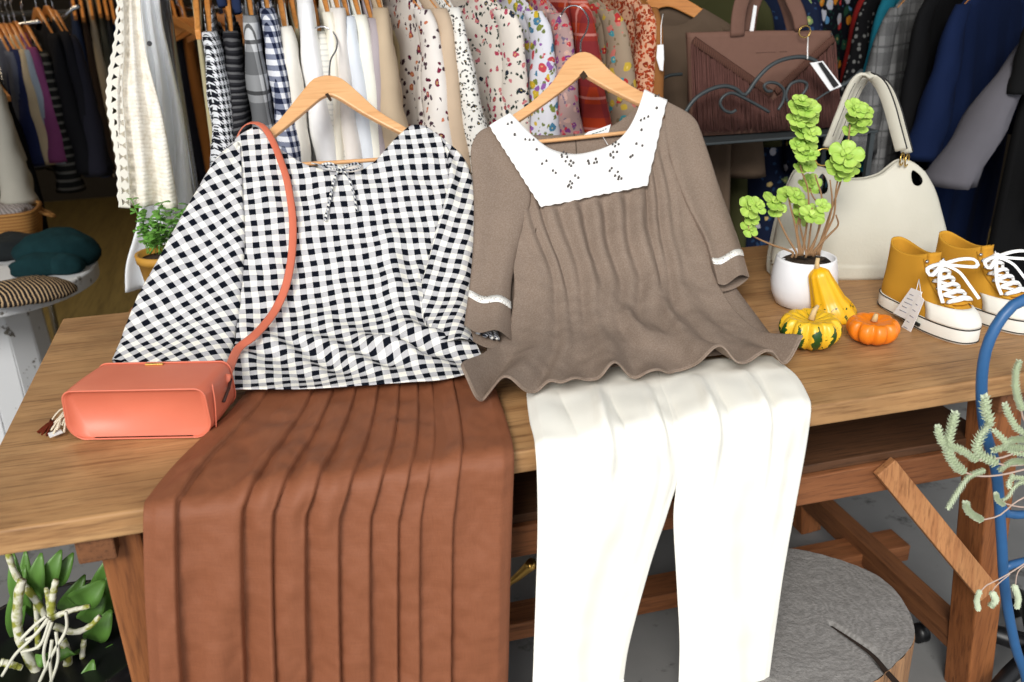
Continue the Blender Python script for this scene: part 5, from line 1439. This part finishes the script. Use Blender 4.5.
items = [
 ('trousers', 'trousers', 'pale khaki folded trousers on the rail end before the houndstooth jacket', 196, 26, W_(176, 166, 132), dict(sl=0, W=.16, th=.010, L=1.0)),
 ('jacket', 'jacket', 'black and white houndstooth jacket on the rail', 208, 34, m_h1, dict(L=.72, rbot=.042, spread=.03)),
 ('blouse', 'blouse', 'dark grey wavy striped blouse between the houndstooth jacket and check shirt', 229, 34, m_wavy, dict(L=.8, collar=W_(40, 52, 84), rbot=.040, y=1.2)),
 ('shirt', 'shirt', 'black and white large check shirt on the rail', 249, 18, m_bigck, dict(L=.78)),
 ('shirt', 'shirt', 'navy and white small gingham shirt on the rail', 265, 11, m_ngg, dict(L=.78, spread=.06)),
 ('blouse', 'blouse', 'plain ivory blouse beside the navy gingham shirt', 282, 29, W_(236, 232, 222), dict(L=.8, rbot=.036)),
 ('cardigan', 'cardigan', 'thin olive khaki cardigan behind the plain ivory blouse', 293, 26, W_(150, 142, 118), dict(sl=0, th=.014, y=1.25)),
 ('shirt', 'shirt', 'brightest plain white shirt, hung highest on the rail', 302, 2, W_(248, 248, 250), dict(L=.8)),
 ('blouse', 'blouse', 'off-white finely striped blouse with wide front behind the bare hanger', 316, 34, m_cstripe, dict(L=.9, rbot=.044)),
 ('cardigan', 'cardigan', 'cream knitted cardigan with a narrow rolled shoulder inside the steel hook', 324, 15, W_(244, 238, 222), dict(L=.7, rbot=.02, rtop=.012)),
 ('shirt', 'shirt', 'pale pearl grey shirt beside the steel hanger hook', 334, 11, W_(232, 226, 220), dict(L=.8)),
 ('shirt', 'shirt', 'pale ice blue shirt on the rail', 344, 19, W_(220, 226, 234), dict(L=.8)),
 ('blouse', 'blouse', 'ivory tunic blouse beside the pale ice blue shirt', 355, 18, W_(240, 238, 226), dict(L=.85)),
 ('shirt', 'shirt', 'dusty lilac grey shirt on the rail', 367, 21, W_(170, 160, 164), dict(L=.8, rbot=.036)),
 ('cardigan', 'cardigan', 'beige tan cardigan beside the dusty lilac shirt', 376, 11, W_(190, 170, 144), dict(L=.8, spread=.07, rbot=.046)),
 ('blouse', 'blouse', 'pale yellow ruffled blouse behind the burgundy floral blouse', 393, 34, W_(222, 210, 170), dict(L=.7, y=1.34)),
 ('blouse', 'blouse', 'white blouse with scattered burgundy flowers on the rail', 410, 13, m_fl1, dict(L=.8, ang=14, spread=.07, rbot=.044)),
 ('cardigan', 'cardigan', 'sand beige cardigan beside the burgundy floral blouse', 426, 12, W_(196, 174, 150), dict(L=.8, ang=14, spread=.07, rbot=.04)),
 ('blouse', 'blouse', 'white blouse with tiny black flowers on the rail', 440, 11, m_fl2, dict(L=.9, ang=12, spread=.10, rbot=.038)),
 ('blouse', 'blouse', 'cream cut-out shoulder blouse with pink roses on the rail', 484, 13, m_fl3, dict(L=.8, ang=26, sl=.5, spread=.02)),
 ('blouse', 'blouse', 'white blouse with bright yellow and purple flowers on the rail', 517, 15, m_fl4, dict(L=.8, ang=20, spread=.05, rbot=.042)),
 ('blouse', 'blouse', 'dusty pink small floral blouse on the rail', 542, 17, m_fl5, dict(L=.8, ang=16, spread=.06, rbot=.042)),
 ('shirt', 'shirt', 'rust red tartan shirt beside the dusty pink floral blouse', 562, 2, m_tart, dict(L=.8, ang=16, spread=.06, rbot=.042)),
 ('blouse', 'blouse', 'khaki blouse with red and yellow flowers behind the pale hanger', 590, 14, m_fl6, dict(L=.8, ang=22, spread=.06, rbot=.044)),
 ('tunic', 'tunic', 'rust red and cream lace tunic on the rail', 627, 9, m_rust, dict(L=.8, ang=10, spread=.02, rbot=.036)),
 ('cardigan', 'cardigan', 'caramel brown cardigan beside the rust lace tunic', 636, 12, W_(140, 92, 50), dict(L=.8, ang=8, spread=.03, rbot=.034)),
 ('dress', 'dress', 'dark taupe round neck dress beside the fringed handbag', 712, 32, W_(96, 80, 66), dict(L=1.05, ang=68, y=1.26, W=.2)),
 ('cardigan', 'cardigan', 'olive green cardigan behind the fringed handbag', 728, 4, W_(62, 62, 36), dict(L=.95, ang=55, y=1.42)),
 ('dress', 'dress', 'navy dress with pale yellow flowers behind the fringed handbag', 776, 4, m_nfl, dict(L=1.05, ang=45, y=1.38, sl=.5)),
 ('dress', 'dress', 'navy blue pin-dotted dress behind the fringed handbag', 782, 0, dots('pin_dot', S(20, 28, 54), S(120, 130, 160), 60, .16), dict(L=1.0, ang=40, y=1.56)),
]
for i, (nm, cat, d, px, py, mt, kw) in enumerate(items):
    kw = dict(kw); G(nm, cat, d, px, py, mt, seed=i, **kw)
# side rail, running away from the table end
GR = 'clothes on the side rail'
items2 = [
 ('blouse', 'blouse', 'black blouse with bright multicoloured flowers on the side rail', 818, 4, m_bfl, dict(ang=-62, y=1.50, L=.8, sl=.46)),
 ('shirt', 'shirt', 'deep red shirt showing as a strip beside the black floral blouse', 884, -2, W_(130, 30, 28), dict(ang=-66, y=1.56, L=.5)),
 ('dress', 'dress', 'black dress with grey dots on the side rail', 886, 4, m_dot, dict(ang=-66, y=1.48, L=1.1, spread=.09)),
 ('shirt', 'shirt', 'teal blue shirt showing as a strip on the side rail', 903, 2, W_(22, 98, 116), dict(ang=-64, y=1.42, L=.62)),
 ('jacket', 'jacket', 'grey and black glen plaid jacket on the side rail', 908, 14, m_glen, dict(ang=-62, y=1.36, L=.75, spread=.08, rbot=.045)),
 ('coat', 'coat', 'plain black coat between the plaid jacket and navy coat', 944, 4, W_(14, 14, 16), dict(ang=-62, y=1.28, L=1.0)),
 ('coat', 'coat', 'deep navy blue wool coat on the side rail', 976, 10, W_(14, 28, 60), dict(ang=-66, y=1.20, L=1.05, spread=.10, rbot=.055)),
 ('coat', 'coat', 'charcoal grey wool coat with wide sleeve on the side rail', 1082, -2, W_(92, 90, 96), dict(ang=-74, y=1.02, L=.85, spread=.34, sl=.48, rbot=.075, rtop=.02)),
 ('jacket', 'jacket', 'black and grey boucle tweed jacket at the side rail end', 1130, 20, houndstooth('boucle', .014, S(24, 24, 26), S(150, 148, 142)), dict(ang=-72, y=.93, L=.8, spread=.12, sl=.5)),
 ('dress', 'dress', 'long plain black dress beyond the table end', 1058, 16, W_(12, 12, 13), dict(ang=-70, y=.98, L=1.2, sl=.2)),
]
for i, (nm, cat, d, px, py, mt, kw) in enumerate(items2):
    kw = dict(kw); G(nm, cat, d, px, py, mt, seed=i+50, group=GR, **kw)
# price tag on the taupe dress
tg2 = thing('price_tag', 'white price tag on a thread at the dark taupe dress neckline', 'tag', at(660, 60, y=1.02))
MB().prism([at(x, y, y=1.02) for x, y in ((657.5, 45), (663.5, 44.5), (664, 58), (663, 71), (660, 70), (656.5, 58))], (0, .0015, 0)).build('card', m_label, tg2, smooth=False)
MB().tube([at(661, 45, y=1.02), at(661, 26, y=1.04), at(663, 14, y=1.07)], .0011, 5).build('thread', m_lacew, tg2)

# rails
m_chrome = plain('chrome_tube', S(170, 172, 176), .25, .6, metal=.9, var=.04)
def rail(label, p, q, group=None, feet=True):
    p = V(p); q = V(q); t = thing('clothes_rail', label, 'clothes rail', V(((p.x+q.x)/2, (p.y+q.y)/2, 0)))
    MB().tube([p, q], .0125, 12).build('bar', m_chrome, t)
    for e in (p, q):
        MB().tube([e+V((0, 0, .02)), V((e.x, e.y, .03))], .013, 12).build('upright', m_chrome, t)
        d = (q-p).normalized(); s = V((-d.y, d.x, 0))*.24
        MB().tube([V((e.x, e.y, .03))-s, V((e.x, e.y, .03))+s], .013, 12).build('foot', m_chrome, t)
    return t
ZRL = at(330, 14, y=1.18).z+.052+.07
rail('long chrome clothes rail behind the work table', (.27, 1.36, ZRL), (2.02, 1.40, ZRL))
rail('chrome clothes rail beyond the table end carrying dark coats', (2.36, 1.85, ZRL-.02), (3.0, .95, ZRL-.02))

# trousers and skirts on the far rail
m_br = wood('brown_cord', S(120, 78, 36), S(98, 62, 30), S(70, 44, 24), axis=2, scale=2)
far = [(73, 14, (44, 56, 84), 'faded blue jeans'), (81, 16, (66, 54, 46), 'dark brown trousers'), (90, 14, (190, 176, 152), 'cream beige trousers'), (98, 12, (96, 96, 84), 'olive grey trousers'), (105, 14, (60, 62, 64), 'charcoal trousers'), (112, 18, (26, 46, 84), 'indigo jeans'), (120, 18, (22, 38, 74), 'dark navy jeans'),
       (167, 20, (104, 84, 68), 'speckled brown tweed skirt'), (175, 24, (28, 28, 36), 'black narrow skirt'), (183, 20, (150, 94, 44), 'ochre brown corduroy skirt'), (226, 22, (50, 60, 86), 'blue denim skirt'), (288, 22, (96, 80, 60), 'khaki canvas skirt')]
YF = 3.5
for i, (px, py, c, d) in enumerate(far):
    G('skirt' if 'skirt' in d else 'trousers', 'skirt' if 'skirt' in d else 'trousers', d+' clipped to the far rail at the shop back', px, py, W_(*c), y=YF-.13, sl=0, W=.14, th=.034, L=.80, flare=.04, neck=.2, seed=i+90, group='trousers and skirts on the far rail', ang=75 if i in (0, 1, 2, 3, 4, 5, 6) and False else 8, hang_label='wooden clip hanger carrying the '+d)
zf = at(200, 8, y=YF).z
rail('far chrome clothes rail at the shop back carrying trousers', (at(-60, 10, y=YF).x, YF, zf), (1.9, YF, zf))
# row of empty wooden clip hangers seen broadside along the far rail
for i in range(9):
    px = 168+15*i
    p = at(px, 16+rnd.uniform(-3, 3), y=YF-.30-.02*(i % 3)); hanger('empty wooden hanger on the far rail, %s from the crochet cardigan' % ['first', 'second', 'third', 'fourth', 'fifth', 'sixth', 'seventh', 'eighth', 'ninth'][i], p, math.radians(70+rnd.uniform(-12, 12)), 'empty hangers on the far rail')
o = G('blouse', 'blouse', 'mustard yellow draped blouse on the far rail', 402, 4, W_(170, 120, 40), y=YF-.13, L=.6, ang=60, sl=.3, group='trousers and skirts on the far rail', hang_label='wooden hanger carrying the mustard yellow blouse')

# low rail at the left back
YL = 2.9
lf = [(4, 52, (96, 102, 120), 'slate blue cardigan'), (9, 50, (40, 48, 88), 'navy blue cardigan'), (14, 50, (206, 186, 152), 'cream cardigan'), (20, 50, (150, 162, 176), 'pale grey blue shirt'), (25, 48, (130, 66, 112), 'purple cardigan'), (36, 52, None, 'black cardigan with fine stripes'), (47, 34, (20, 20, 24), 'plain black dress'), (57, 32, (24, 24, 30), 'black trousers suit'), (64, 36, (34, 34, 44), 'charcoal black dress')]
for i, (px, py, c, d) in enumerate(lf):
    mt = W_(*c) if c else stripes('fine_black_stripe', [S(24, 24, 24), S(24, 24, 24), S(90, 88, 84)], .03, 1)
    long = px > 34
    G('cardigan' if 'cardigan' in d else 'dress' if 'dress' in d else 'shirt', 'clothing', d+' on the low rail by the shop wall', px, py, mt, y=YL-.13, sl=.40 if not long else .5, spread=.07, L=.5 if not long else .56, ang=22, th=.03, rbot=.05, seed=i+130, group='clothes on the low rail', hang_label='wooden hanger carrying the '+d+' on the low rail')
G('jacket', 'jacket', 'pale stone grey jacket nearest the round table on the low rail', -8, 86, W_(176, 172, 160), y=2.45, sl=.38, spread=.08, L=.34, W=.2, ang=16, rbot=.06, seed=150, group='clothes on the low rail', hang_label='wooden hanger carrying the pale stone grey jacket')
G('dress', 'dress', 'black gathered dress hanging behind the rattan basket', -2, 92, W_(14, 14, 16), y=2.56, sl=0, L=.62, W=.2, ang=30, seed=151, th=.05, group='clothes on the low rail', hang_label='wooden hanger carrying the black gathered dress')
jx = at(-8, 75, y=2.45)
rail('short chrome rail behind the round table carrying the pale stone jacket', (jx.x-1.0, 2.62, jx.z+.12), (jx.x-.02, 2.62, jx.z+.12))
lr = thing('wall_rail', 'steel garment rail with a raised end bracket over the low row of cardigans', 'clothes rail', at(20, 24, y=YL))
MB().tube(spline([at(-60, 33, y=YL-.1), at(0, 27.5, y=YL), at(40, 22, y=YL), at(58, 20, y=YL), at(64, 17, y=YL), at(70, 11, y=YL), at(80, 6, y=YL)], 50), .009, 10).build('bar', m_chrome, lr)

# ------------------------------------------------------------------ light: daylight through the open shop front
w = bpy.data.worlds.new('daylight'); C.world = w; w.use_nodes = True
bg = w.node_tree.nodes['Background']; bg.inputs[0].default_value = (.93, .96, 1.0, 1); bg.inputs[1].default_value = 1.05
sd = bpy.data.lights.new('sun', 'SUN'); sd.energy = 2.7; sd.angle = math.radians(22); sd.color = (1, .97, .92)
so = bpy.data.objects.new('sun', sd); COL.objects.link(so)
so.rotation_euler = V((.42, .74, -.56)).to_track_quat('-Z', 'Y').to_euler(); so.location = (0, -3, 4)
for lx, ly, en in ((-.9, 3.1, 14), (1.4, 3.6, 8)):  # unseen warm fill lights, added to brighten the dark shop interior
    ld = bpy.data.lights.new('interior_fill', 'AREA'); ld.shape = 'DISK'; ld.size = .5; ld.energy = en; ld.color = (1, .80, .55)
    lo_ = bpy.data.objects.new('interior_fill', ld); COL.objects.link(lo_); lo_.location = (lx, ly, 2.66)
C.view_settings.view_transform = 'Standard'; C.view_settings.look = 'None'; C.view_settings.gamma = 1; C.view_settings.exposure = 0.0
C.view_settings.use_curve_mapping = False
C.render.film_transparent = False
try:
    C.cycles.use_denoising = True; C.cycles.max_bounces = 6; C.cycles.transparent_max_bounces = 12
except Exception: pass
